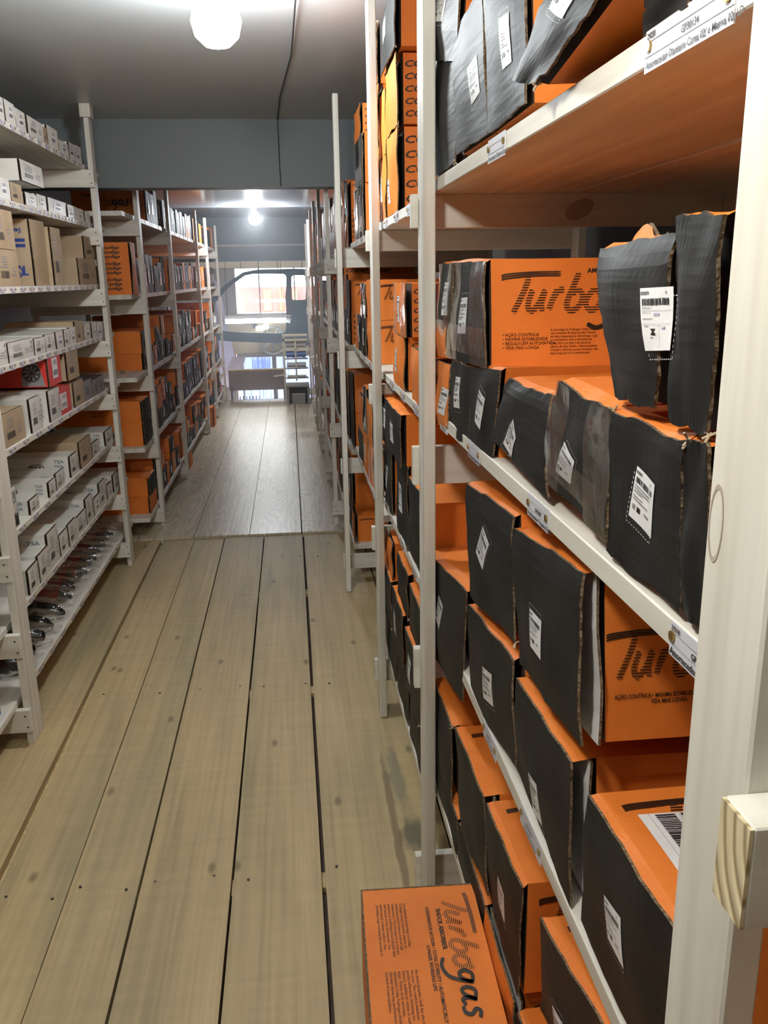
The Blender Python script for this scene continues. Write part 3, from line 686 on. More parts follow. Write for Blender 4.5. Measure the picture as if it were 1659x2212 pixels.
# ---------------------------------------------------------------- racks
NAILS = MB()
def rack(name, label, loc, group=None): return thing(name, loc, label, 'shelving rack', group)
def nails_on(parent, pts, axis):
    b = MB()
    for p in pts:
        q = Vector(p); d = Vector((0, -.0012, 0)) if axis == 'y' else Vector((-.0012 if axis == '-x' else .0012, 0, 0))
        b.cyl(q+d*.9, q-d, .0032, 7)
    b.build('nail', 'steel', parent)
_pl = {}
def price_label(parent, x, y0, y1, z0, z1, sx, txt=None, lod=1):
    """paper ticket on the edge of a board; sx=+1 for the right-hand racks (faces -x)"""
    d = -sx*.0012
    b = MB()
    b.box(min(x, x+d), max(x, x+d), y0, y1, z0, z1, 0)
    xx = x+d-sx*.0004; W = y1-y0; H = z1-z0
    def Q(s, t_): return (xx, (y1-s*W) if sx > 0 else (y0+s*W), z0+t_*H)
    def rr(a0, b0, a1, b1, m): b.face([Q(a0, b0), Q(a1, b0), Q(a1, b1), Q(a0, b1)], m)
    rr(0, .36, 1, .38, 1); rr(0, .70, 1, .72, 1)
    if txt:
        for body, s, t_, h in txt: b.flat(lambda a, c: (xx-sx*.0003, (y1-(s*W+a*h)) if sx > 0 else (y0+s*W+a*h), z0+t_*H+c*h), text(body, .02), 2)
    else: rr(.2, .1, .8, .26, 1); rr(.3, .45, .6, .6, 1)
    for s, zz in ((.06, .6), (.94, .6)):
        y, z = Q(s, zz)[1:]
        b.cyl((xx, y, z), (xx-sx*.0018, y, z), min(.0045, H*.2), 8, 3)
    return b.build('price_ticket', ['lilac', 'ink_grey', 'ink', 'brass'], parent)
def deckboard(parent, x0, x1, y0, y1, z, th=.025):
    bevbox('shelf_board', 'wy', x0, x1, y0, y1, z-th, z, parent, .0015)

# right-hand racks: near one (three bays) and far one
R = rack('shelving_rack', 'whitewashed wooden shelving rack along the right of the aisle nearest the camera', (.6, 2.2, 0))
POSTR = [(.435, .512, 2.32, .265), (1.724, 1.80, 2.32, .265), (2.715, 2.785, 2.275, .258), (3.99, 4.06, 2.262, .222)]
for y0, y1, zt, x in POSTR:
    bevbox('post', 'wz', x, x+.024, y0, y1, 0, zt, R, .002)
    bevbox('post', 'wz', .905, .93, y0, y1, 0, 2.2, R)
Z1 = [1.685, 1.232, .785, .345]
Z2 = [1.668, 1.205, .772, .215]
Z3 = [1.655, 1.195, .70, .215]
for zs, ya, yb in ((Z1, .43, 1.93), (Z2, 1.935, 2.86), (Z3, 2.865, 4.15)):
    for i, z in enumerate(zs):
        xf = .295 if not (zs is Z3 and i == 3) else .37
        deckboard(R, xf, .565, ya, yb, z); deckboard(R, .577, .90, ya, yb, z-.001)
for z in Z1: deckboard(R, .295, .565, -1.2, .425, z)
def beam(parent, xa, xb, y0, y1, z0, z1):
    bevbox('beam', 'wx', xa, xb, y0, y1, z0, z1, parent, .0012)
for z0, z1 in ((1.575, 1.66), (1.122, 1.192), (.672, .757), (.235, .318)):
    beam(R, .252, .93, .400, .4345, z0, z1)
    if z0 == 1.122: bevbox('sawn_end', 'endgrain', .2495, .2519, .4005, .434, z0+.001, z1-.001, R, 0)
for z0, z1 in ((1.595, 1.660), (1.062, 1.146), (.575, .674), (.02, .118)):
    beam(R, .252, .93, 1.801, 1.823, z0, z1)
for z0, z1 in ((1.58, 1.642), (1.10, 1.165), (.599, .682), (.107, .190)):
    beam(R, .247, .93, 2.786, 2.808, z0, z1)
for z0, z1 in ((1.546, 1.63), (1.09, 1.17), (.584, .657), (.096, .169)):
    beam(R, .215, .93, 4.061, 4.083, z0, z1)
nails_on(R, [(.277, .3995, 1.10+.06), (.30, .3995, 1.14)], 'y')
# oval knots
b = MB(); b.face([(.60+.030*math.cos(a*PI/12), 1.8002, 1.628+.021*math.sin(a*PI/12+.4)) for a in range(24)]); b.build('knot', 'knot', R)
b = MB(); ring(b, lambda a, c: (.2646, .500+a*.35, 1.345+c), .026, 0, 24); b.build('knot', 'knot', R)
CODE = [('Amortecedor Dianteiro KA 97/07', .03, .08, .0085), ('GP30079', .42, .44, .0075), ('29218', .03, .78, .006)]
price_label(R, .295, .520, .612, 1.2025, 1.2315, 1, CODE)
price_label(R, .295, .95, 1.04, 1.203, 1.232, 1, [('Amortecedor Traseiro Fiesta', .05, .08, .0085), ('GP30087', .4, .44, .0075)])
price_label(R, .295, 1.33, 1.42, 1.203, 1.232, 1, [('Amortecedor Dianteiro Escort', .05, .08, .0085)])
price_label(R, .295, 1.62, 1.70, 1.203, 1.232, 1)
price_label(R, .295, .590, .735, 1.655, 1.686, 1, [('Amortecedor Dianteiro Corsa 02/ e Meriva 02/ LD', .03, .08, .0074), ('GP30134', .46, .44, .0075), ('29280', .03, .78, .006)])
price_label(R, .295, 1.20, 1.30, 1.655, 1.686, 1, [('Amortecedor Dianteiro Ecosport', .05, .08, .0085)])
price_label(R, .295, .93, 1.03, .755, .785, 1); price_label(R, .295, 1.18, 1.27, .755, .785, 1)
for y in (2.0, 2.25, 2.5): price_label(R, .295, y, y+.08, 1.178, 1.205, 1); price_label(R, .295, y+.05, y+.13, .745, .772, 1); price_label(R, .295, y+.1, y+.18, 1.641, 1.668, 1)
for z in Z3[:3]:
    for y in (2.95, 3.2, 3.45, 3.7): price_label(R, .295, y, y+.08, z-.026, z, 1)

R2 = rack('shelving_rack', 'whitewashed shelving rack on the right standing over the pale pine floor', (.6, 7.5, 0))
YR = [5.18, 6.42, 7.58, 8.70, 9.80, 11.0]
for k, y in enumerate(YR):
    bevbox('post', 'wz', .225, .248, y, y+.07, .01, 2.13+.02*math.sin(k*3), R2, 0)
    bevbox('post', 'wz', .905, .93, y, y+.07, .01, 2.1, R2, 0)
    for z in (1.64, 1.19, .68, .19): beam(R2, .212, .93, y-.023, y-.001, z-.115, z-.03)
    nails_on(R2, [(.226, y-.0235, z-.06) for z in (1.64, 1.19, .68, .19)]+[(.24, y-.0235, z-.09) for z in (1.64, 1.19, .68, .19)], 'y')
for z in (1.64, 1.19, .68, .19):
    for a, c_ in ((4.16, 6.40), (6.405, 8.75), (8.755, 11.1)):
        deckboard(R2, .275, .565, a, c_, z); deckboard(R2, .577, .90, a, c_, z-.001)
    for k in range(16): price_label(R2, .275, 4.3+k*.4, 4.38+k*.4, z-.026, z, 1)

# left-hand racks
LR = rack('shelving_rack', 'whitewashed wooden shelving rack along the left, holding small white cartons', (-1.25, 3.7, 0))
DZ = {1: 2.05, 2: 1.782, 3: 1.49, 4: 1.236, 5: .965, 6: .69, 7: .428, 8: .16}
for y0, y1, zt in ((2.70, 2.80, 2.32), (4.575, 4.648, 2.262), (.75, .83, 2.32)):
    bevbox('post', 'wz', -.941, -.917, y0, y1, 0, zt, LR, .002)
    bevbox('post', 'wz', -1.56, -1.535, y0, y1, 0, zt, LR)
bevbox('post_block', 'wz', -.955, -.905, 4.57, 4.64, 2.263, 2.324, LR)
for i, z in DZ.items():
    ya = 1.9 if i > 5 else 2.3
    bevbox('shelf_board', 'wy', -1.24, -.957, ya, 4.88+.02*(i % 3), z-.023, z, LR, .0015)
    bevbox('shelf_board', 'wy', -1.535, -1.25, ya, 4.88+.02*(i % 2), z-.024, z-.001, LR, .0015)
    for y in (2.676, 4.551):
        beam(LR, -1.56, -.914, y, y+.0225, z-.105, z-.024)
    nails_on(LR, [(-.93, 4.5505, z-.045), (-.925, 4.5505, z-.085), (-.93, 2.6755, z-.045), (-.925, 2.6755, z-.085)], 'y')
    y = 2.95
    while y < 4.8:
        price_label(LR, -.957, y, y+.06, z-.023, z-.001, -1); y += .115 if i < 5 else .16
L2 = rack('shelving_rack', 'whitewashed shelving rack on the left over the pale pine floor, packed with orange boxes', (-1.15, 8, 0))
ZL = [1.87, 1.43, .975, .56, .15]
for k, y in enumerate((5.34, 6.69, 8.66, 9.70, 11.05)):
    bevbox('post', 'wz', -.866, -.842, y, y+.07, .01, 2.14, L2, 0)
    bevbox('post', 'wz', -1.50, -1.476, y, y+.07, .01, 2.14, L2, 0)
    for z in ZL: beam(L2, -1.50, -.838, y-.023, y-.001, z-.115, z-.025)
for i, z in enumerate(ZL):
    for a, c_ in ((5.0+.05*(i % 2), 7.2), (7.205, 9.3), (9.305, 11.1)):
        bevbox('shelf_board', 'wy', -1.17, -.875, a, c_, z-.025, z, L2, 0)
        bevbox('shelf_board', 'wy', -1.49, -1.18, a, c_, z-.026, z-.001, L2, 0)
    for k in range(19): price_label(L2, -.875, 5.5+k*.29, 5.57+k*.29, z-.024, z, -1)

# thin scattering volume imitating the veil of glare over the far store
def haze(name, y0, y1, z0, z1, dens, an, label):
    hz = MB(); hz.box(-2.58, 2.28, y0, y1, z0, z1); ho = struct(hz.build(name, [], off=(0, 0, 0))); ho['label'] = label
    hm = bpy.data.materials.new(name); hm.use_nodes = True; ht = hm.node_tree; ht.nodes.remove(ht.nodes['Principled BSDF'])
    vs_ = ht.nodes.new('ShaderNodeVolumeScatter'); vs_.inputs['Density'].default_value = dens; vs_.inputs['Anisotropy'].default_value = an; vs_.inputs['Color'].default_value = (.9, .95, 1, 1)
    ht.links.new(vs_.outputs[0], ht.nodes['Material Output'].inputs['Volume']); ho.data.materials.append(hm)
haze('glare_veil_far', 5.2, 18.9, -2.55, 2.24, .02, .75, 'faint added haze imitating the veil of glare in the far store')

# ---------------------------------------------------------------- lamps
def bulb_lamp(loc, ztop, m, label, r=.042, tilt=0):
    x, y, z = loc
    t = thing('bulb_lamp', (x, y, ztop), label, 'lamp', None)
    b = MB(); b.lathe((x, y, ztop), [(0, 0), (.045, 0), (.048, -.012), (.03, -.022), (.026, -.04), (0, -.04)], 18); b.build('ceiling_rose', 'socket', t, smooth=False)
    b = MB(); b.cyl((x, y, ztop-.04), (x, y, z+r*1.6), .018, 14, 0, .022); b.build('lamp_holder', 'socket', t)
    b = MB(); b.lathe((x, y, z), [(.012, r*1.75), (.020, r*1.25), (r*.85, r*.62), (r, 0), (r*.86, -r*.55), (r*.5, -r*.88), (0, -r)], 20); b.build('bulb_glass', m, t, smooth=True)
    return t
bulb_lamp((-.27, .47, 2.05), 2.325, 'bulbA', 'lit bulb lamp on the ceiling nearly over the camera', .065)
bulb_lamp((-0.166, 2.673, 2.19), 2.325, 'bulbB', 'large glaring bulb lamp on the grey ceiling above the near aisle', .07)
bulb_lamp((-.315, 9.4, 2.10), 2.25, 'bulbC', 'smaller lit bulb hanging from the ceiling over the far aisle', .06)
bulb_lamp((-.30, -2.3, 2.10), 2.325, 'bulb_fill', 'bulb lamp on the ceiling well behind the camera', .065)  # added out of view as fill light for the near floor and boxes
t = thing('electric_conduit', (-.02, 2.6, 2.31), 'thin grey cable conduit running along the near ceiling beside the lamp', 'cable')
b = MB(); b.cyl((.075, 1.9, 2.312), (.06, 2.86, 2.312), .009, 10); b.build('conduit_pipe', 'frame_grey', t)
b = MB(); b.tube([(.06, 2.86, 2.312), (.05, 3.6, 2.320), (.0, 4.4, 2.321), (-.018, 4.99, 2.321), (-.018, 4.995, 2.1), (-.016, 4.995, 1.99)], .0028, 6); b.build('wire', 'wire', t)

# ---------------------------------------------------------------- right-hand boxes, first bay
R1 = [
 ['M0', 'O', 0.3, [[1.893, 1.192], [1.619, 1.217], [1.602, 1.338], [1.891, 1.326]], {'hand': '2982', 'st': (0.62, 0.42, 0.28, 0.42, 0.1), 'sq': [[1.663, 1.292], [1.598, 1.293], [1.637, 1.238], [1.705, 1.235]]}],
 ['M0u', 'O', 0.3, [[1.89, 1.339], [1.637, 1.351], [1.616, 1.486], [1.888, 1.487]], {'hand': '29', 'st': (0.5, 0.3, 0.25, 0.4, 0)}],
 ['M2', 'K', 0.3, [[1.618, 1.208], [1.43, 1.219], [1.407, 1.353], [1.58, 1.351]], {'st': (0.45, 0.62, 0.3, 0.5, 0), 'sq': [[1.53, 1.326], [1.479, 1.33], [1.489, 1.274], [1.542, 1.269]]}],
 ['M3', 'K', 0.3, [[1.422, 1.22], [1.26, 1.215], [1.219, 1.368], [1.407, 1.353]], {'st': (0.35, 0.42, 0.35, 0.5, 0.05), 'thick': 1, 'logo': 1, 'sq': [[1.326, 1.328], [1.286, 1.319], [1.319, 1.265], [1.357, 1.273]]}],
 ['U1', 'K', 0.3, [[1.757, 1.356], [1.613, 1.359], [1.572, 1.522], [1.715, 1.524]], {'st': (0.4, 0.6, 0.4, 0.55, 0), 'tape': 1, 'sq': [[1.646, 1.489], [1.603, 1.49], [1.611, 1.43], [1.66, 1.429]]}],
 ['U2', 'K', 0.3, [[1.627, 1.353], [1.311, 1.363], [1.329, 1.52], [1.572, 1.523]], {'st': (0.42, 0.38, 0.3, 0.5, 0.03), 'tape': 1, 'logo': 1, 'text': 1, 'sq': [[1.485, 1.464], [1.423, 1.467], [1.427, 1.408], [1.499, 1.404]]}],
 ['M4', 'K', 0.3, [[1.254, 1.261], [0.962, 1.243], [0.983, 1.362], [1.173, 1.36]], {'st': (0.42, 0.45, 0.3, 0.42, 0.35), 'open': 0.02, 'sq': [[1.111, 1.315], [1.09, 1.293], [1.136, 1.258], [1.182, 1.269]], 'fold': 1}],
 ['M5', 'K', 0.3, [[0.988, 1.269], [0.767, 1.25], [0.774, 1.377], [0.937, 1.385]], {'st': (0.38, 0.4, 0.28, 0.42, 0.25), 'tape': 1, 'open': 0.01, 'sq': [[0.897, 1.324], [0.853, 1.311], [0.875, 1.281], [0.93, 1.284]]}],
 ['M6', 'K', 0.3, [[0.757, 1.241], [0.607, 1.244], [0.618, 1.377], [0.779, 1.376]], {'st': (0.42, 0.55, 0.3, 0.42, 0.15), 'sq': [[0.7, 1.339], [0.657, 1.332], [0.663, 1.284], [0.71, 1.292]]}],
 ['M7', 'K', 0.3, [[0.603, 1.245], [0.563, 1.242], [0.577, 1.377], [0.616, 1.376]], {}],
 ['U3', 'K', 0.3, [[0.77, 1.391], [0.68, 1.393], [0.666, 1.528], [0.836, 1.525]], {'st': (0.72, 0.58, 0.45, 0.42, -0.04), 'open': 0.012, 'topscrap': 1, 'big': 1, 'sq': [[0.711, 1.488], [0.65, 1.49], [0.646, 1.442], [0.692, 1.438]], 'fold': 1}],
 ['U4', 'K', 0.3, [[0.644, 1.388], [0.585, 1.386], [0.589, 1.538], [0.656, 1.54]], {'open': 0.006}],
 ['T1', 'K', 0.305, [[1.917, 1.692], [1.591, 1.694], [1.609, 1.853], [1.913, 1.928]], {'open': 0.02}],
 ['T1u', 'K', 0.3, [[1.882, 1.922], [1.562, 1.848], [1.527, 1.95], [1.88, 2.044]], {'st': (0.5, 0.75, 0.3, 0.4, 0)}],
 ['T2a', 'K', 0.3, [[1.556, 1.701], [1.323, 1.699], [1.371, 1.901], [1.597, 1.901]], {'st': (0.45, 0.5, 0.35, 0.33, 0.05), 'logo': 0, 'sq': [[1.441, 1.811], [1.387, 1.819], [1.364, 1.763], [1.417, 1.755]]}],
 ['T2b', 'K', 0.3, [[1.317, 1.699], [1.107, 1.702], [1.132, 1.859], [1.347, 1.909]], {'st': (0.5, 0.5, 0.3, 0.42, 0), 'sq': [[1.222, 1.822], [1.174, 1.818], [1.168, 1.76], [1.212, 1.76]]}],
 ['T4', 'K', 0.3, [[0.74, 1.69], [0.664, 1.685], [0.669, 1.714], [0.747, 1.719]], {}],
 ['B1', 'K', 0.3, [[1.901, 0.635], [1.46, 0.719], [1.432, 0.951], [1.897, 0.878]], {'st': (0.35, 0.55, 0.25, 0.35, 0.1), 'open': 0.02, 'sq': [[1.72, 0.835], [1.662, 0.831], [1.69, 0.767], [1.743, 0.777]]}],
 ['B2', 'K', 0.3, [[1.381, 0.76], [1.077, 0.817], [1.102, 0.972], [1.415, 0.93]], {'st': (0.45, 0.42, 0.25, 0.42, 0.05), 'open': 0.012, 'sq': [[1.262, 0.884], [1.198, 0.9], [1.197, 0.844], [1.262, 0.827]]}],
 ['B3', 'K', 0.3, [[1.064, 0.82], [0.818, 0.788], [0.839, 0.964], [1.077, 0.95]], {'st': (0.38, 0.4, 0.25, 0.42, 0.1), 'open': 0.035, 'inner': 1, 'sq': [[0.985, 0.861], [0.944, 0.868], [0.93, 0.815], [0.975, 0.807]]}],
 ['B4', 'K', 0.3, [[0.778, 0.8], [0.552, 0.796], [0.569, 0.971], [0.779, 0.958]], {'st': (0.42, 0.62, 0.25, 0.38, 0.1), 'smg': 1, 'logotop': 1, 'sq': [[0.708, 0.893], [0.661, 0.905], [0.645, 0.86], [0.691, 0.855]]}],
 ['C1', 'K', 0.3, [[1.4, 0.955], [1.097, 1.0], [1.134, 1.172], [1.458, 1.144]], {'st': (0.38, 0.6, 0.28, 0.42, 0.35), 'open': 0.008, 'sq': [[1.295, 1.113], [1.245, 1.098], [1.293, 1.039], [1.344, 1.054]], 'fold': 1}],
 ['C2', 'K', 0.3, [[1.065, 0.981], [0.809, 1.005], [0.839, 1.192], [1.128, 1.156]], {'st': (0.4, 0.42, 0.28, 0.45, 0.05), 'open': 0.03, 'inner': 1, 'logo': 1, 'text2': 1, 'sq': [[1.003, 1.088], [0.948, 1.092], [0.939, 1.045], [0.989, 1.041]], 'fold': 1}],
 ['E0', 'K', 0.3, [[1.82, 0.18], [1.532, 0.328], [1.593, 0.615], [1.901, 0.58]], {'open': 0.01}],
 ['E1', 'K', 0.3, [[1.461, 0.434], [1.22, 0.477], [1.267, 0.635], [1.527, 0.621]], {'open': 0.03, 'inner': 1, 'logotop': 1}],
 ['E2', 'K', 0.3, [[1.249, 0.483], [1.028, 0.454], [1.026, 0.647], [1.246, 0.636]], {'st': (0.38, 0.45, 0.25, 0.42, 0.1), 'logo': 1, 'logotop': 1, 'text3': 1, 'sq': [[1.141, 0.576], [1.101, 0.572], [1.105, 0.515], [1.143, 0.522]]}],
 ['E3', 'K', 0.3, [[0.909, 0.546], [0.669, 0.593], [0.699, 0.737], [0.926, 0.674]], {'st': (0.3, 0.3, 0.25, 0.4, 0.1), 'logotop': 1, 'sq': [[0.844, 0.62], [0.8, 0.634], [0.787, 0.588], [0.827, 0.576]]}]]
LAB = {
'M0': 'orange-ended box marked 2982 in pen, on the middle shelf beside the second post',
'M0u': 'orange-ended box lying on top of the box marked 2982 beside the second post',
'M2': 'narrow black-ended box under the taped pair, left of the thick-edged one',
'M3': 'black-ended box with a thick frayed right edge, under the taped pair',
'U1': 'left of the two taped black-ended boxes stacked above the middle shelf',
'U2': 'taped black-ended box showing its large orange lettered side, upper middle shelf',
'M4': 'crooked black-ended box with a torn top edge and tilted sticker, middle shelf',
'M5': 'black-ended box wrapped in shiny clear tape at the middle shelf edge',
'M6': 'large flat black-ended box with sticker GP30079 standing on the middle shelf',
'M7': 'black-ended box half hidden behind the nearest post on the middle shelf',
'U3': 'torn black-ended box with a big white GP30079 sticker and orange scrap on top',
'U4': 'black-ended box stacked against the nearest post, right of the torn one',
'T1': 'black-ended box gaping open beside the second post on the top shelf',
'T1u': 'grey-lit black-ended box resting on the gaping box on the top shelf',
'T2a': 'left half of the tall black pair on the top shelf, sticker on dark face',
'T2b': 'tall black-ended box with glaring sticker, right of the pair on the top shelf',
'T4': 'black-ended box cut off by the top of the picture on the top shelf',
'B1': 'black-ended box directly right of the second post on the third shelf',
'B2': 'black-ended box with central white sticker, bottom row of the third shelf, second from the post',
'B3': 'long black-ended box with its flap bulging open, bottom row of the third shelf',
'B4': 'black-ended box carrying a large barcode shipping label on its orange top',
'C1': 'black-ended box with a folded top edge stacked left on the third shelf',
'C2': 'big black-ended box with white inner flap and lettered orange side, stacked on the third shelf',
'E0': 'black-ended box deep beside the second post on the lowest shelf',
'E1': 'box with a white inner flap bursting open above the lowest shelf',
'E2': 'black-ended box with lettering on top and side, under the third shelf edge',
'E3': 'crumpled black-ended box at the bottom edge of the picture under the third shelf'}
SEED = 0
for i, kind, X, quad, o in R1:
    SEED += 1
    if i == 'E0': quad = [[1.79, .362], [1.56, .362], [1.57, .600], [1.80, .595]]
    if i == 'M4': o['open'] = .012
    L_ = .40
    if i in ('M2', 'M0', 'M7', 'T4', 'U4'): L_ = .38
    shock_box(X, 1, quad, L_, kind, LAB[i], 'shock absorber boxes in the nearest right bay', o, SEED)
# tilted box on the top shelf: rolled about its long axis
T3 = [[1.035, 1.700], [.80, 1.692], [.765, 1.775], [1.06, 1.79]]
t = shock_box(.27, 1, [[1.051, 1.716], [.960, 1.692], [.742, 1.722], [.85, 1.80]], .38, 'K', 'black-ended box lying rolled over on its corner on the top shelf', 'shock absorber boxes in the nearest right bay', {'open': .006, 'st': (.5, .75, .4, .3, .1)}, 77)
# flat row on the lowest shelf
for k, (ya, yb, op) in enumerate(((1.50, 1.74, .02), (1.25, 1.485, .03), (1.04, 1.24, .01), (.70, 1.02, .0))):
    shock_box(.30, 1, [[yb, .346], [ya, .346], [ya, .43], [yb, .43]], .38, 'K' if k != 2 else 'O', 'flat orange box, %s from the second post, in the bottom row' % ORD[k], 'flat boxes on the lowest right shelf', {'open': op, 'inner': 1, 'logo': 1}, 90+k)
# second bay
R2D = [
 ('K', 1.90, 2.205, .787, .20, .3, {}), ('K', 2.23, 2.47, .773, .235, .3, dict(st=(.45, .5, .25, .35, 0))), ('K', 2.60, 2.80, .773, .20, .3, dict(st=(.4, .5, .3, .35, 0))),
 ('O', 2.835, 3.03, .773, .165, .3, dict(st=(.5, .5, .3, .35, 0))), ('K', 2.22, 2.52, 1.012, .135, .28, dict(st=(.5, .5, .25, .4, 0), open=.012)), ('K', 2.545, 2.83, .978, .152, .295, dict(st=(.45, .6, .22, .4, 0))),
 ('O', 1.94, 2.125, 1.207, .126, .3, {}), ('O', 2.27, 2.50, 1.207, .140, .3, dict(st=(.4, .5, .25, .45, 0), cof=1)), ('O', 2.23, 2.48, 1.350, .135, .3, dict(st=(.5, .5, .2, .5, 0), cof=1, tape=1, open=.01)),
 ('O', 2.37, 2.60, 1.670, .205, .3, dict(st=(.3, .3, .2, .3, 0), cof=1, open=.015)), ('O', 2.36, 2.62, 1.88, .165, .3, dict(cof=1, open=.01)), ('K', 2.32, 2.66, 2.05, .14, .29, dict(st=(.4, .6, .3, .3, 0), open=.01)),
 ('O', 2.635, 2.80, 1.670, .17, .3, dict(st=(.4, .5, .3, .4, 0), open=.008)), ('O', 2.64, 2.80, 1.845, .17, .3, dict(cof=1, open=.008)), ('O', 2.83, 3.10, 1.660, .225, .3, dict(st=(.4, .5, .25, .4, 0), cof=1)), ('O', 2.83, 3.12, 1.89, .175, .3, dict(cof=1, open=.01)), ('O', 2.84, 3.15, 2.07, .17, .3, dict(st=(.5, .4, .2, .6, 0), cof=1)),
 ('K', 2.56, 2.83, .216, .165, .3, dict(open=.03, inner=1)), ('K', 2.27, 2.52, .216, .165, .3, dict(inner=1, open=.02)), ('K', 1.95, 2.22, .216, .165, .3, dict(inner=1, open=.02)),
 ('K', 2.60, 2.85, .385, .16, .29, dict(open=.03)), ('K', 2.30, 2.55, .385, .17, .29, dict(open=.02, st=(.4, .5, .25, .4, 0))), ('K', 1.97, 2.23, .385, .165, .29, dict(open=.012, st=(.4, .5, .25, .4, 0))),
 ('O', 2.62, 2.84, .549, .12, .3, {}), ('K', 2.26, 2.48, .560, .13, .3, dict(open=.015)), ('K', 1.95, 2.2, .555, .13, .3, {}),
]
names2 = ['first box from the second post, bottom row of the third shelf', 'sticker-bearing box in the middle of the bottom row, third shelf', 'narrow box left of the brown gap, bottom row, third shelf', 'small orange-ended box behind the third post, third shelf', 'right one of the leaning pair on the upper row, third shelf', 'left one of the leaning pair on the upper row, third shelf',
 'orange box end peeping left of the second post on the second shelf', 'lower lettered orange box of the pair between the posts, second shelf', 'taped upper lettered orange box of the pair, second shelf',
 'crumpled orange box at the shelf, lowest of the tall top-shelf stack', 'second orange box up in the tall top-shelf stack', 'black-ended box crowning the tall orange top-shelf stack', 'slim orange box with sticker beside the tall stack, top shelf', 'slim orange box leaning above another, top shelf', 'orange box behind the third post at the top-shelf edge', 'orange box behind the third post, second layer, top shelf', 'orange box behind the third post, highest layer, top shelf',
 'gaping box beside the third post on the lowest shelf', 'middle box with white liner on the lowest shelf', 'nearest box with white liner on the lowest shelf', 'curled black flap box beside the third post, second layer low down', 'middle sticker-bearing box, second layer above the lowest shelf', 'box beside the second post, second layer above the lowest shelf',
 'plain orange-ended box, third layer near the third post', 'middle box of the third layer low in the bay', 'box of the third layer beside the second post']
for k, (kind, ya, yb, z0, h, X, o) in enumerate(R2D):
    r = random.Random(k+500); s = r.uniform(-.008, .008)
    if o.get('cof') and k % 2: o['cof'] = 1
    shock_box(X, 1, [[yb, z0], [ya, z0], [ya+s, z0+h], [yb+s, z0+h]], .38, kind, names2[k]+', second right bay', 'shock absorber boxes in the second right bay', o, 200+k)

# further right-hand bays
def fill(sx, X, z, ya, yb, where, group, seed, hr=(.14, .20), layers=2, pk=.55, wr=(.15, .23), lod=1, zmax=9, L=.38, cofp=.4):
    r = random.Random(seed); y = ya; k = 0; sid = seed*100
    while y < yb-.1:
        wd = min(r.uniform(*wr), yb-y)
        if wd < .1: break
        zz = z+.0006; h = r.uniform(*hr)
        for l in range(layers):
            if l and (r.random() < .3 or zz+h > zmax): break
            kind = 'K' if r.random() < pk else 'O'; s = r.uniform(-.012, .012); d = r.uniform(-.012, .02)
            o = {}
            if r.random() < .75: o['st'] = (r.uniform(.4, .6), r.uniform(.4, .6), .28, .45, 0)
            if r.random() < cofp: o['cof'] = 1 if r.random() < .6 else 2
            elif r.random() < .4: o['logo'] = 1
            if r.random() < .3: o['open'] = .012
            if wd > .1: shock_box(X+sx*(.005+d*.4), sx, [[y+wd-.003, zz], [y+.003, zz], [y+.003+s, zz+h], [y+wd-.003+s, zz+h]], L, kind,
                      '%s box, %s along, %s, %s' % ('black-ended orange' if kind == 'K' else 'orange-ended', ORD[min(k, 15)], ('lower layer', 'upper layer', 'highest layer')[l], where), group, o, sid, lod)
            sid += 1; zz += h+.001; h = r.uniform(hr[0], hr[1])
        y += wd+r.choice((.002, .004, .01, .03)); k += 1
# third bay, built by hand where the photograph shows it
G3 = 'shock absorber boxes in the third right bay'
def rbx(ya, yb, z0, h, kind, lab, o=None, X=.30, L=.38, seed=0, lod=0): return shock_box(X, 1, [[yb, z0], [ya, z0], [ya, z0+h], [yb, z0+h]], L, kind, lab+', third right bay', G3, o or {}, seed, lod)
rbx(3.12, 3.36, 1.1965, .155, 'O', 'wide orange box with script lettering, standing on the second shelf', dict(logo=1), L=.52, seed=301)
rbx(3.12, 3.36, 1.353, .140, 'O', 'wide orange box stacked on the lettered one, second shelf', dict(logo=1), L=.52, seed=302)
rbx(3.42, 3.60, 1.1965, .15, 'K', 'sticker-bearing box left of the wide orange boxes, second shelf', dict(st=(.5, .5, .3, .45, 0)), seed=303)
rbx(3.62, 3.80, 1.1965, .15, 'K', 'narrow box further along the second shelf', dict(st=(.5, .5, .3, .45, 0)), seed=304)
rbx(3.42, 3.62, 1.348, .13, 'K', 'silvery taped box in the upper layer, second shelf', dict(tape=1), seed=305)
rbx(3.82, 3.97, 1.1965, .15, 'O', 'last box before the fourth post, second shelf', {}, seed=306)
rbx(3.45, 3.63, 1.657, .19, 'K', 'taped box standing on the top shelf', dict(tape=1, st=(.5, .5, .2, .6, 0)), seed=307)
rbx(3.66, 3.84, 1.657, .19, 'K', 'second taped box standing on the top shelf', dict(tape=1), seed=308)
rbx(3.44, 3.80, 1.85, .17, 'K', 'shiny taped box laid across the standing pair, top shelf', dict(tape=1), seed=309)
rbx(3.50, 3.76, 2.025, .11, 'O', 'small lettered orange box crowning the stack, top shelf', dict(cof=2), seed=310)
rbx(3.20, 3.42, .702, .17, 'O', 'orange-ended taped box low on the third shelf', dict(tape=1, open=.01), seed=311)
rbx(3.45, 3.66, .702, .17, 'O', 'orange-ended box leaning on the third shelf', dict(st=(.5, .5, .3, .45, 0), open=.01), seed=312)
rbx(3.22, 3.44, .873, .16, 'O', 'sticker-bearing orange-ended box, upper layer, third shelf', dict(st=(.5, .5, .3, .45, 0), cof=1), seed=313)
rbx(3.46, 3.62, .873, .19, 'K', 'upright black-ended box, upper layer, third shelf', dict(tape=1), seed=314)
rbx(3.68, 3.95, .702, .14, 'K', 'black-ended box beside the fourth post, third shelf', dict(open=.01), seed=315)
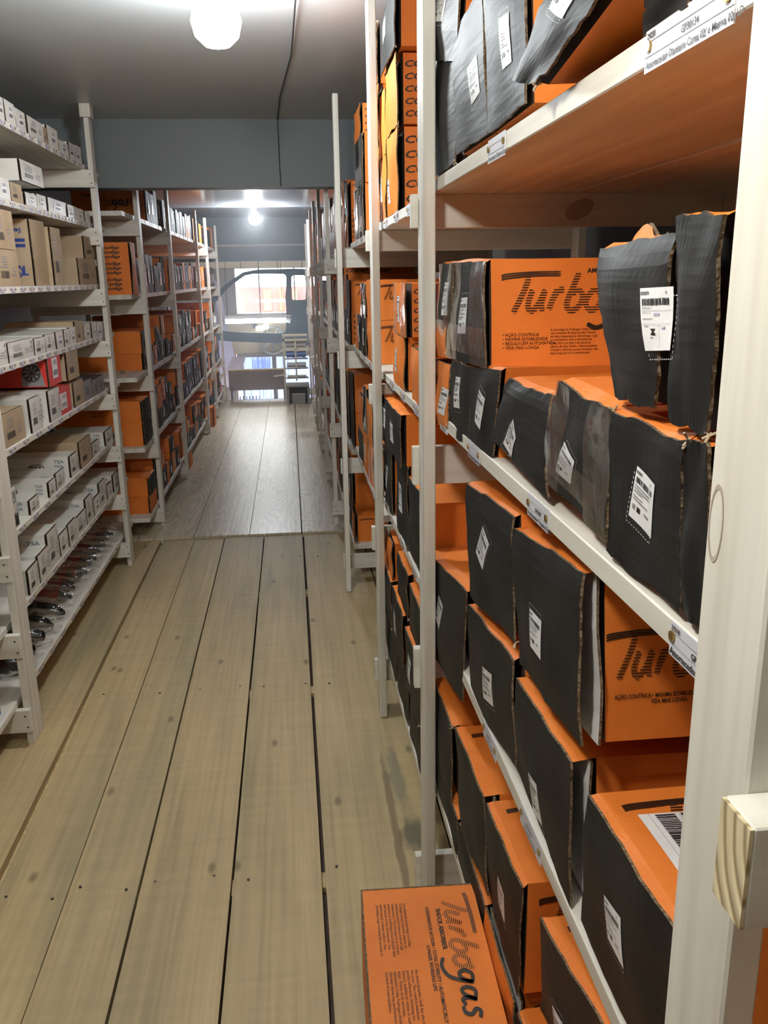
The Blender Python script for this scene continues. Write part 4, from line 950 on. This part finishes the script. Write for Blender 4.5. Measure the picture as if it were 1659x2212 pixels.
rbx(3.66, 3.92, .843, .16, 'O', 'orange-ended box stacked beside the fourth post, third shelf', dict(logo=1), seed=316)
rbx(3.62, 3.96, .2165, .24, 'O', 'big orange box with script lettering on the lowest shelf', dict(logo=1, logotop=1), X=.40, L=.42, seed=317)
rbx(2.92, 3.12, .2165, .16, 'K', 'black-ended box just past the third post, lowest shelf', dict(open=.02), X=.38, seed=318)
ZR = (1.64, 1.19, .68, .19)
for bi_, (ya, yb) in enumerate(((4.2, 5.15), (5.28, 6.38), (6.52, 7.54), (7.68, 8.66), (8.80, 9.76), (9.9, 10.95))):
    for si, z in enumerate(ZR):
        fill(1, .285, z, ya, yb, '%s shelf of the %s right bay' % (SH[si], ORD[bi_+3]), 'shock absorber boxes in the far right bays', 700+bi_*10+si, layers=2 if bi_ < 3 else 1 if si else 2, zmax=z+.40 if si else 2.15, wr=(.16, .24) if bi_ < 2 else (.24, .36), lod=1, hr=(.13, .19) if bi_ < 3 else (.17, .28))

# boxes standing on the floor in the aisle
def floor_box(z0, h, label, full):
    t = thing('shock_absorber_box', (.195, 1.15, z0), label, 'box', 'boxes standing on the aisle floor')
    rnd = random.Random(int(z0*100)); s = .006 if full else 0
    Q = {(0, 0): (.092-s, 1.350), (1, 0): (.300-s, 1.342), (0, 1): (.078-s, .93), (1, 1): (.286-s, .93)}
    def P(u, v, w_):
        x = lerp(lerp(Q[(0, 0)][0], Q[(1, 0)][0], u), lerp(Q[(0, 1)][0], Q[(1, 1)][0], u), w_); y = lerp(lerp(Q[(0, 0)][1], Q[(1, 0)][1], u), lerp(Q[(0, 1)][1], Q[(1, 1)][1], u), w_)
        x += .003*math.sin(PI*v)*math.sin(w_*5)*(2*u-1)
        return Vector((x, y, z0+h*v))
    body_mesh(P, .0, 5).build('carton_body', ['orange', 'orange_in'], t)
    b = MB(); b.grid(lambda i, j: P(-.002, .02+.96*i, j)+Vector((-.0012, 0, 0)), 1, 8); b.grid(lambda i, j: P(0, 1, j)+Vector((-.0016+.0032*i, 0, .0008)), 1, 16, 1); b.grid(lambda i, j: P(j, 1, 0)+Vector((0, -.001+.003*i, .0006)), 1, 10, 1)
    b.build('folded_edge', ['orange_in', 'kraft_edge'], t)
    if full:
        zt = z0+h+.0012; b = MB()
        # text axis runs towards the camera, letter tops towards +x
        def D(x, y): return lambda a, c: (x+c+(.155)*0+(-.03)*a*0, y-a, zt)
        def put(vf, x, y, sz, sy=1.0): b.flat(lambda a, c: (x+c*sz*sy-a*sz*.03, y-a*sz, zt), vf)
        put(LOGO, .2275, 1.312, .064, .76)
        put(text('SHOCK ABSORBER', .03), .2145, 1.285, .0115)
        put(text('CONTINUOUS ACTION • TOTAL STABILITY • AUTOMATICALLY ADJUSTABLE', .02), .1965, 1.292, .0088)
        put(text('LONGER WORKING LIFE', .02), .185, 1.200, .0088)
        put(text(PARA_EN, .0, 0, 'LEFT', .95), .158, 1.307, .0074)
        put(text(PARA_EN2, .0, 0, 'LEFT', .95), .158, 1.150, .0074)
        b.build('printed_logo', 'ink_or', t)
floor_box(.0005, .198, 'lower orange box of the two stacked on the aisle floor by the second post', False)
floor_box(.2, .2, 'upper orange box with script lettering on the floor stack by the second post', True)
# box beyond the nearest post at the picture's right edge
shock_box(.335, 1, [[.395, .72], [.16, .72], [.16, .90], [.395, .90]], .38, 'O', 'orange box at the right edge of the picture, beyond the nearest post', 'shock absorber boxes beside the camera', {}, 999)

# ---------------------------------------------------------------- left-hand cartons
LD = {
 1: [['W', 3.297, 3.377, 2.05, 0.073], ['W', 3.382, 3.509, 2.05, 0.074], ['W', 3.509, 3.642, 2.05, 0.068], ['W', 3.648, 3.872, 2.05, 0.067], ['B', 3.872, 3.935, 2.05, 0.062], ['W', 3.935, 4.112, 2.05, 0.079], ['W', 4.12, 4.3, 2.05, 0.05], ['T', 4.3, 4.432, 2.05, 0.065], ['W', 4.432, 4.554, 2.05, 0.071]],
 2: [['OW', 3.186, 3.331, 1.782, 0.069], ['B', 3.337, 3.48, 1.782, 0.065], ['W', 3.503, 3.662, 1.782, 0.047], ['W', 3.662, 3.802, 1.782, 0.055], ['W', 3.83, 4.135, 1.782, 0.057], ['W', 4.143, 4.316, 1.782, 0.054], ['W', 4.316, 4.476, 1.782, 0.053], ['W', 4.476, 4.596, 1.782, 0.049], ['W', 3.491, 3.795, 1.867, 0.075]],
 3: [['B', 3.075, 3.327, 1.49, 0.123], ['S', 3.599, 3.807, 1.49, 0.25], ['B', 3.807, 3.969, 1.49, 0.232], ['B', 4.243, 4.614, 1.49, 0.12], ['B', 4.636, 4.772, 1.49, 0.089], ['B', 3.075, 3.327, 1.615, 0.13], ['B', 4.406, 4.68, 1.6099999999999999, 0.105]],
 4: [['T', 2.861, 3.071, 1.236, 0.08], ['T', 3.081, 3.387, 1.236, 0.068], ['W', 3.387, 3.54, 1.236, 0.062], ['W', 3.547, 3.7, 1.236, 0.067], ['W', 3.708, 3.829, 1.236, 0.069], ['W', 3.837, 3.933, 1.236, 0.071], ['W', 3.933, 4.053, 1.236, 0.075], ['B', 4.053, 4.207, 1.236, 0.095], ['W', 4.217, 4.364, 1.236, 0.077], ['W', 4.375, 4.49, 1.236, 0.076], ['T', 4.501, 4.669, 1.236, 0.07]],
 5: [['T', 3.239, 3.387, 0.965, 0.126], ['T', 3.494, 3.667, 0.965, 0.124], ['R', 3.6, 3.85, 0.965, 0.111], ['B', 3.9, 4.088, 0.965, 0.111], ['V', 4.06, 4.264, 0.965, 0.093], ['V', 4.274, 4.358, 0.965, 0.079], ['V', 4.358, 4.535, 0.965, 0.081], ['R', 3.543, 3.737, 1.1, 0.135], ['B', 3.833, 4.042, 1.0899999999999999, 0.13]],
 6: [['P', 2.897, 2.98, 0.69, 0.144], ['T', 3.102, 3.222, 0.69, 0.053], ['T', 3.358, 3.462, 0.69, 0.061], ['T', 3.476, 3.611, 0.69, 0.069], ['T', 3.714, 3.859, 0.69, 0.091], ['B', 3.885, 4.122, 0.69, 0.121], ['W', 4.142, 4.299, 0.69, 0.067], ['T', 4.433, 4.638, 0.69, 0.074], ['W', 4.651, 4.741, 0.69, 0.016]],
 7: [['T', 2.978, 3.107, 0.428, 0.092], ['T', 3.107, 3.262, 0.428, 0.104], ['T', 3.248, 3.409, 0.428, 0.144], ['W', 3.423, 3.553, 0.428, 0.089], ['W', 3.553, 3.701, 0.428, 0.095], ['T', 3.701, 3.889, 0.428, 0.083], ['T', 3.889, 4.035, 0.428, 0.12], ['W', 4.045, 4.192, 0.428, 0.081], ['T', 4.192, 4.349, 0.428, 0.122], ['W', 4.36, 4.493, 0.428, 0.073], ['T', 4.518, 4.74, 0.428, 0.09]]}
DESC = {'W': 'plain white carton', 'T': 'white carton with blue-grey lettering', 'B': 'brown kraft carton', 'R': 'red carton with a fan picture', 'V': 'small charcoal carton', 'P': 'white carton with black printed band', 'S': 'big kraft carton with blue lettering', 'OW': 'orange and white carton'}
for i in sorted(LD):
    items = LD[i]; low = {}
    for k, (kind, yn, yf, z0, h) in enumerate(items):
        up = z0 > DZ[i]+.02
        L_ = {'S': .30, 'V': .14, 'R': .34, 'B': .30}.get(kind, .27)
        lab = '%s%s, %s from the near post, %s left shelf' % (DESC[kind], ', stacked' if up else '', ORD[sum(1 for q in items if q[1] < yn and (q[3] > DZ[i]+.02) == up)], ('top', 'second', 'third', 'fourth', 'fifth', 'sixth', 'seventh')[i-1])
        small_carton(yn, yf-.001, z0+.0005, h, kind, lab, 'cartons on the near left rack', X=-.962 if kind != 'S' else -.985, L=L_, seed=i*40+k)
small_carton(2.30, 2.62, .1605, .075, 'OB', 'orange and blue carton, lower one beside the near left post', 'cartons left of the near left post', L=.2, seed=901, X=-.985)
small_carton(2.33, 2.60, .2365, .075, 'OB', 'orange and blue carton stacked on its twin beside the near left post', 'cartons left of the near left post', L=.2, seed=902, X=-.995)
small_carton(2.40, 2.66, .4285, .10, 'T', 'white lettered carton left of the near left post at the picture edge', 'cartons left of the near left post', L=.27, seed=903)
small_carton(2.42, 2.66, .6905, .10, 'T', 'white lettered carton higher up at the left picture edge', 'cartons left of the near left post', L=.27, seed=904)
small_carton(2.93, 3.18, .9655, .115, 'B', 'open kraft carton at the left picture edge on the fifth left shelf', 'cartons left of the near left post', L=.3, seed=905)
# plastic-wrapped parts on the lowest left shelf
def film(b, c, rx, ry, rz, seed, n=12, m_=10):
    s = seed*7.1
    def f(i, j):
        th = i*2*PI; k = j
        r = 1+.30*mnoise.noise(Vector((s+math.cos(th)*1.7, math.sin(th)*1.7, j*7)))
        zz = math.sin(th)*rz*r*(.35+.65*math.sin(PI*(.08+.84*j)))
        return (c[0]+(j-.5)*2*rx, c[1]+math.cos(th)*ry*r*(.5+.5*math.sin(PI*(.1+.8*j))), max(.1606, c[2]+zz))
    b.grid(f, n, m_)
for k in range(10):
    y = 3.58+k*.105; r = random.Random(k+40)
    t = thing('bagged_shock_absorber', (-1.12, y, .16), 'red shock absorber in clear plastic, %s from the loops on the lowest left shelf' % ORD[k], 'shock absorber', 'bagged shock absorbers on the lowest left shelf')
    dy = r.uniform(-.02, .02); x1 = -.985+r.uniform(-.01, .008); z = .1995+r.uniform(0, .012)
    b = MB(); b.cyl((x1-.19, y+dy, z+.01), (x1-.055, y, z), .036, 18); b.build('red_tube', 'redgloss', t, smooth=True)
    b = MB(); b.cyl((x1-.055, y, z), (x1-.025, y, z), .036, 16, 0, .016); b.cyl((x1-.025, y, z), (x1-.004, y, z), .010, 10); b.build('black_boot', 'blackrub', t)
    b = MB(); b.cyl((x1-.37, y+dy*2, z+.012), (x1-.19, y+dy, z+.01), .032, 12); b.build('rod_cover', 'blackrub', t)
    b = MB(); film(b, (-1.15, y, z+.006), .185, .062, .060, k+1, 14, 16); b.build('plastic_bag', 'film', t, smooth=True)
for k, y in enumerate((3.44, 3.30)):
    t = thing('bagged_cable_loop', (-1.08, y, .16), ('further' if k == 0 else 'nearer')+' looped black cable in clear plastic on the lowest left shelf', 'cable', 'bagged loops on the lowest left shelf')
    b = MB(); pts = [(-1.07+.085*math.cos(a/10*PI)-.01*k, y+.035*math.sin(a/10*PI), .178+.03*abs(math.sin(a/20*PI))) for a in range(21)]; b.tube(pts, .008, 8)
    b.tube([(p[0]-.012, p[1]+.012, p[2]+.012) for p in pts[:16]], .005, 8); b.build('cable', 'blackrub', t)
    b = MB(); b.cyl((-1.35, y, .185), (-1.10, y+.01, .200), .036, 12); b.build('black_damper', 'blackrub', t)
    b = MB(); film(b, (-1.10, y, .205), .145, .065, .055, k+30, 14, 14); b.build('plastic_bag', 'film', t, smooth=True)
for k, y in enumerate((3.16, 3.03, 2.92)):
    t = thing('bagged_black_part', (-1.08, y, .16), 'lumpy black part in crinkled clear plastic, %s from the near left post' % ORD[2-k], 'car part', 'bagged black parts on the lowest left shelf')
    b = MB(); s = k*13.0
    def lump(i, j):
        th = i*2*PI; r = (.042+.016*mnoise.noise(Vector((s+math.cos(th), math.sin(th), j*5))))*(.35+.65*math.sin(PI*(.06+.88*j)))
        return (-1.30+.31*j, y+math.cos(th)*r*1.25, max(.1605, .200+math.sin(th)*r))
    b.grid(lump, 14, 16); b.build('black_part', 'blackrub', t, smooth=True)
    b = MB(); film(b, (-1.14, y, .205), .185, .070, .060, k+50, 14, 14); b.build('plastic_bag', 'film', t, smooth=True)
t = thing('black_knob', (-.985, 4.52, .965), 'small black knob lying by the second left post', 'car part')
b = MB(); b.cyl((-1.01, 4.545, .99), (-.965, 4.535, .99), .018, 12); b.build('knob', 'blackrub', t)

# ---------------------------------------------------------------- far left rack
GL = 'shock absorber boxes on the far left rack'
def lbx(ya, yb, z0, h, kind, lab, o=None, X=-.885, L=.46, seed=0, lod=0, s=0): return shock_box(X, -1, [[yb, z0], [ya, z0], [ya+s, z0+h], [yb+s, z0+h]], L, kind, lab+', far left rack', GL, o or {}, seed, lod)
def mirror_cof(t): return t
B5 = (('first', 5.42, 6.64), ('second', 6.78, 8.60), ('third', 8.75, 9.64), ('fourth', 9.80, 11.0))
SL = ('top', 'second', 'third', 'fourth', 'lowest')
fillspec = {0: (.17, .23, 1), 1: (.17, .24, 1), 2: (.09, .17, 2), 3: (.11, .16, 2), 4: (.09, .15, 2)}
for si, z in enumerate(ZL):
    for bi_, (bn, ya, yb) in enumerate(B5):
        a_, c_, ly = fillspec[si]
        fill(-1, -.885, z, ya+(.55 if bi_ == 0 and si in (0,) else .0), yb, '%s shelf, %s bay of the far left rack' % (SL[si], bn), GL, 1300+bi_*10+si, hr=(a_, c_), layers=ly, pk=.75, wr=(.12, .19) if bi_ < 2 else (.22, .34), lod=1, zmax=z+.34, L=.46, cofp=.25)
# boxes standing proud between the two left racks
t = lbx(5.06, 5.20, 1.4305, .28, 'O', 'upright orange box with nine rows of lettering facing the camera', {}, X=-.862, L=.17, seed=811)
b = MB()
for g_ in range(3):
    for q in range(3): b.flat(lambda a, c: (-1.005+a*.040, 5.0562, 1.675-g_*.085-q*.024+c*.026), text('cofap', .02, .3), 0)
tag(b.build('printed_lettering', 'ink', t), kind='stuff')
small_carton(5.06, 5.24, 1.4305, .24, 'W', 'pale carton left of the upright lettered orange box', 'cartons between the left racks', X=-1.04, L=.2, seed=812)
lbx(5.1, 5.36, .151, .10, 'O', 'flat orange box at the camera end of the lowest shelf', dict(logo=1), seed=815, L=.5)
lbx(5.12, 5.36, .252, .11, 'K', 'flat black-ended box above the lowest shelf, camera end', dict(cof=2), seed=816, L=.5)
lbx(5.12, 5.38, .561, .13, 'K', 'lower long orange box at the camera end of the fourth shelf', dict(cof=2), seed=817, L=.5)
lbx(5.12, 5.38, .692, .13, 'K', 'upper long orange box at the camera end of the fourth shelf', dict(cof=2), seed=818, L=.5)
lbx(5.40-.02, 5.41, .0, .0, 'K', 'x', {}, seed=1) if False else None
lbx(7.0, 7.22, .0105, .12, 'O', 'brownish orange box standing on the floor under the lowest shelf', dict(cof=1), seed=819, X=-.87, L=.3)
lbx(9.1, 9.32, .0105, .20, 'O', 'lettered orange box on the floor far down the left side', dict(cof=1), seed=820, X=-.84, L=.25)
t = thing('wooden_offcut', (-1.0, 5.3, .976), 'small dark offcut lying on the empty end of a left shelf', 'wood piece')
b = MB(); b.cyl((-1.0, 5.22, .989), (-.985, 5.24, .989), .012, 8, 0, .008); b.build('offcut', 'shelf_under', t)

# ---------------------------------------------------------------- the far end
def outline(name, pts, holes, y, th, m, parent):
    cu = bpy.data.curves.new(name, 'CURVE'); cu.dimensions = '2D'; cu.fill_mode = 'BOTH'; cu.extrude = th/2; cu.bevel_depth = .006; cu.bevel_resolution = 1
    for P_ in [pts]+holes:
        s = cu.splines.new('POLY'); s.points.add(len(P_)-1)
        for q, (x, z) in zip(s.points, P_): q.co = (x, z, 0, 1)
        s.use_cyclic_u = True
    o = bpy.data.objects.new('t', cu); C.objects.link(o); bpy.context.view_layer.update()
    me = o.to_mesh(); b = MB(); b.v = [(v.co.x, y+v.co.z, v.co.y) for v in me.vertices]; b.f = [tuple(p.vertices) for p in me.polygons]; b.m = [0]*len(b.f)
    o.to_mesh_clear(); bpy.data.objects.remove(o); bpy.data.curves.remove(cu)
    return b.build(name, m, parent)
t = thing('car_body_side', (-.4, 15.5, .34), 'dark unpainted car cab side panel hanging from wires before the windows', 'car body panel')
CO, CD, CW, CW2 = (
 [[-1.102, 1.402], [-0.929, 1.515], [-0.765, 1.62], [-0.605, 1.648], [-0.509, 1.662], [-0.168, 1.665], [0.151, 1.668], [0.551, 1.647], [0.521, 0.34], [-0.09, 0.411], [-0.551, 0.438], [-1.089, 0.474], [-1.367, 0.513], [-1.422, 0.641], [-1.373, 1.12], [-1.253, 1.265]],
 [[-1.083, 1.324], [-0.916, 1.461], [-0.744, 1.574], [-0.607, 1.602], [-0.33, 1.602], [-0.076, 1.594], [-0.033, 1.57], [-0.023, 1.524], [-0.03, 1.361], [-0.054, 1.205], [-0.047, 1.0], [-0.06, 0.723], [-0.076, 0.619], [-0.115, 0.584], [-0.293, 0.58], [-0.704, 0.601], [-1.08, 0.626], [-1.277, 0.662], [-1.302, 0.765], [-1.261, 1.141]],
 [[0.058, 1.538], [0.091, 1.568], [0.283, 1.565], [0.306, 1.534], [0.315, 1.362], [0.299, 1.159], [0.274, 1.14], [0.072, 1.143], [0.049, 1.171], [0.05, 1.367]],
 [[0.353, 1.518], [0.386, 1.54], [0.482, 1.531], [0.477, 1.156], [0.371, 1.15], [0.341, 1.205]])
outline('side_panel', CO, [CD, CW, CW2], 15.5, .09, 'car', t)
b = MB(); b.box(-1.0, -.1, 15.44, 15.46, .50, .53); b.build('sill_ridge', 'car', t)
b = MB(); b.box(.02, .5, 15.44, 15.46, .86, .885); b.build('swage_line', 'car', t)
t2 = thing('hanging_wires', (-.4, 15.5, 1.66), 'thin wires and hooks holding up the dark cab side panel', 'wire')
b = MB()
for x0, x1 in ((-.52, -.50), (-.25, -.17), (-.17, -.17), (.12, .25), (-.75, -.80)): b.tube([(x0-.05, 15.5, 2.70), (x0, 15.5, 1.95), (x1, 15.5, 1.80), (x1, 15.5, 1.665)], .006, 5)
b.build('wire', 'wire', t2)
t = thing('fluorescent_lamp', (-.49, 13, .9), 'long lit fluorescent tube hanging in the front hall', 'lamp')
b = MB(); b.cyl((-.936, 13, .918), (-.05, 13, .918), .034, 12); b.build('tube', 'tube', t)
b = MB(); b.box(-.95, .02, 12.98, 13.02, .965, .99); b.build('tube_batten', 'frame_grey', t)
b = MB(); b.cyl((-.035, 13, .918), (.01, 13, .905), .036, 12); b.build('end_cap', 'socket', t)
b = MB(); b.tube([(-.9, 13, .99), (-.9, 13, 2.72)], .004); b.tube([(-.1, 13, .99), (-.1, 13, 2.72)], .004); b.build('wire', 'wire', t)
t = thing('fluorescent_lamp', (0, 16.5, 2.72), 'fluorescent tube on the high front hall ceiling, above the view', 'lamp')  # extra tube, never seen, added to brighten the front hall walls
b = MB(); b.box(-1.2, 1.0, 16.45, 16.55, 2.66, 2.719); b.build('tube_batten', 'socket', t)
b = MB(); b.cyl((-1.15, 16.5, 2.60), (.95, 16.5, 2.60), .034, 12); b.build('tube', 'tube', t)
for x in (-1.15, .93):
    b = MB(); b.box(x, x+.02, 16.47, 16.53, 2.565, 2.66); b.build('tube_socket', 'socket', t)
t = thing('spot_lamp', (-.66, 18.9, .60), 'dark wall bracket with two lit spot bulbs on the beige wall', 'lamp')
b = MB(); b.box(-.83, -.58, 18.86, 18.99, .58, .70); b.box(-.78, -.70, 18.80, 18.99, .50, .58); b.build('bracket', 'wire', t)
b = MB(); b.cyl((-.72, 18.7, .50), (-.66, 18.7, .50), .045, 12); b.cyl((-.63, 18.7, .50), (-.46, 18.7, .55), .05, 12); b.build('spot_bulb', 'spotlit', t)
t = thing('wheel_rim', (-.34, 18.9, .10), 'silver spoked wheel rim hung on the beige wall below the car panel', 'wheel')
b = MB(); cx_, cz_ = -.385, .235; R_ = .30
for i in range(28):
    a0, a1 = 2*PI*i/28, 2*PI*(i+1)/28
    b.face([(cx_+R_*math.cos(a0), 18.85, cz_+R_*math.sin(a0)), (cx_+R_*math.cos(a1), 18.85, cz_+R_*math.sin(a1)), (cx_+R_*.88*math.cos(a1), 18.86, cz_+R_*.88*math.sin(a1)), (cx_+R_*.88*math.cos(a0), 18.86, cz_+R_*.88*math.sin(a0))])
    b.face([(cx_+R_*math.cos(a0), 18.85, cz_+R_*math.sin(a0)), (cx_+R_*math.cos(a1), 18.85, cz_+R_*math.sin(a1)), (cx_+R_*math.cos(a1), 18.99, cz_+R_*math.sin(a1)), (cx_+R_*math.cos(a0), 18.99, cz_+R_*math.sin(a0))])
b.build('rim_ring', 'silver', t)
for i in range(7):
    a = 2*PI*i/7+.2; b = MB(); b.cyl((cx_, 18.86, cz_), (cx_+R_*.9*math.cos(a), 18.86, cz_+R_*.9*math.sin(a)), .030, 6, 0, .018); b.build('spoke', 'silver', t)
b = MB(); b.cyl((cx_, 18.83, cz_), (cx_, 18.95, cz_), .06, 14); b.build('hub', 'silver', t)
# low board at the edge of the upper floor
t = thing('edge_board', (-.45, 11.5, .10), 'wide mauve brown board closing the far edge of the upper floor', 'board')
bevbox('board', 'board', -.83, -.09, 11.44, 11.47, .095, .355, t); bevbox('top_rail', 'raw', -.83, -.09, 11.43, 11.50, .355, .368, t)
for x in (-.80, -.12): bevbox('bracket', 'frame_grey', x, x+.03, 11.21, 11.44, -.1, .11, t, 0)
t = thing('wooden_stick', (-.2, 11.4, .27), 'pale stick jutting across the mauve board beside the cream rack', 'stick')
b = MB(); b.cyl((-.235, 11.40, .275), (-.07, 11.36, .30), .009, 8); b.build('stick', 'cream', t)
# cream rack / stacked pallets on the right of the far end
t = thing('cream_rack', (.07, 10.95, .01), 'cream painted slatted rack holding bundles at the far end of the aisle', 'rack')
bevbox('upright', 'cream', -.102, -.078, 10.88, 10.93, .011, .84, t, 0); bevbox('upright', 'cream', .045, .066, 10.90, 10.93, .26, .80, t, 0)
bevbox('top_board', 'cream', -.105, .205, 10.87, 11.05, .815, .835, t, 0); bevbox('rail', 'cream', -.10, .205, 10.88, 10.90, .760, .785, t, 0)
for z in (.66, .54, .42, .30): bevbox('slat', 'frame_grey' if z < .6 else 'cream', -.10, .205, 10.90, 11.05, z-.010, z, t, 0)
for k, (z, m, w_) in enumerate(((.662, 'pale', .10), (.542, 'carpaint', .09), (.422, 'pale', .07), (.302, 'cream', .03))):
    t = thing('parts_bundle', (.12, 10.98, z), '%s bundle on the %s shelf of the cream rack' % (('white', 'bluish', 'grey', 'cream')[k], ORD[k]), 'bundle', 'bundles on the cream rack')
    b = MB(); s = k*3.
    b.grid(lambda i, j: (-.06+.24*j, 10.97+.05*math.cos(i*2*PI), z+.001+w_*.5*(1+math.sin(i*2*PI)*(.85+.15*mnoise.noise(Vector((s, i*5, j*6)))))), 12, 8); b.build('bundle', m, t)
t = thing('grey_desk', (.08, 10.5, .01), 'grey painted box desk with an open front under the cream rack', 'desk')
bevbox('desk_top', 'grey_box', -.082, .205, 10.55, 10.85, .225, .25, t, 0); bevbox('side_panel', 'grey_box', -.078, -.045, 10.56, 10.84, .011, .225, t, 0); bevbox('side_panel', 'grey_box', .18, .205, 10.56, 10.84, .011, .225, t, 0); bevbox('back_panel', 'grey_box', -.05, .19, 10.80, 10.84, .011, .225, t, 0)
t = thing('grey_box', (.07, 10.6, .01), 'grey box with a pale lid standing inside the open desk', 'box')
bevbox('box_body', 'grey_box', -.01, .15, 10.60, 10.78, .0115, .13, t, 0); bevbox('lid', 'pale', -.015, .155, 10.595, 10.785, .13, .142, t, 0)
for k, x in enumerate((-.72, -.18)):
    t = thing('round_chair_back', (x, 12.4, -.5), '%s of two pale rounded chair backs below the mauve board' % ('left' if k == 0 else 'right'), 'chair', 'chairs in the front hall')
    b = MB(); b.grid(lambda i, j: (x+.085*math.cos(PI*i), 12.4+.05*j, -.16+.30*max(0, math.sin(PI*i))**.7*.6-0), 16, 1); b.box(x-.085, x+.085, 12.4, 12.45, -.55, -.16); b.build('back_shell', 'pale', t)
    b = MB(); b.box(x-.09, x+.09, 12.1, 12.45, -.62, -.55); b.build('seat', 'pale', t)
    for dx in (-.07, .07):
        b = MB(); b.cyl((x+dx, 12.4, -2.6), (x+dx, 12.4, -.6), .012); b.build('leg', 'frame_grey', t)
t = thing('lavender_counter', (-1.2, 14.5, 0), 'pale lavender sloping counter top in the front hall beyond the left rack', 'counter')
b = MB(); b.face([(-1.08, 13.0, .02), (-.97, 14.6, .27), (-.76, 14.6, .27), (-.86, 13.0, -.1)]); b.face([(-1.08, 13.0, -.01), (-.97, 14.6, .24), (-.76, 14.6, .24), (-.86, 13.0, -.13)]); b.face([(-.86, 13.0, -.1), (-.76, 14.6, .27), (-.76, 14.6, .24), (-.86, 13.0, -.13)]); b.build('counter_top', 'lav', t)
for x, y, z in ((-.80, 14.4, .22), (-.95, 13.2, -.02)):
    b = MB(); b.cyl((x, y, -2.6), (x, y, z), .015); b.build('leg', 'frame_grey', t)
t = thing('lavender_banner', (-1.2, 16, .2), 'tall lavender banner hanging left of the car panel in the front hall', 'banner')
b = MB(); b.face([(-1.32, 16, 1.55), (-1.22, 16, 1.40), (-.98, 16, -.15), (-1.32, 16, -.15)]); b.face([(-1.32, 16.01, 1.55), (-1.22, 16.01, 1.40), (-.98, 16.01, -.15), (-1.32, 16.01, -.15)]); b.build('banner_cloth', 'lav', t)
for k in range(9):
    r = random.Random(k+70); x = -1.02+.055*k
    t = thing('small_bottle', (x, 15.0, -.62), '%s bottle from the left in the row beyond the mauve board' % ORD[k], 'bottle', 'bottles in the front hall')
    b = MB(); b.lathe((x, 15.0, -.9), [(0, 0), (.022, 0), (.022, .30+.04*r.random()), (.010, .40), (.010, .46), (0, .46)], 10); b.build('bottle_body', r.choice(['pale', 'frame_grey', 'carpaint', 'board']), t)
t = thing('display_table', (-.8, 15.0, -.9), 'pale display table carrying the bottle row in the front hall', 'table')
b = MB(); b.box(-1.15, -.4, 14.8, 15.2, -.93, -.9); b.build('table_top', 'pale', t)
for x in (-1.1, -.45):
    b = MB(); b.cyl((x, 15.0, -2.6), (x, 15.0, -.93), .02); b.build('leg', 'frame_grey', t)
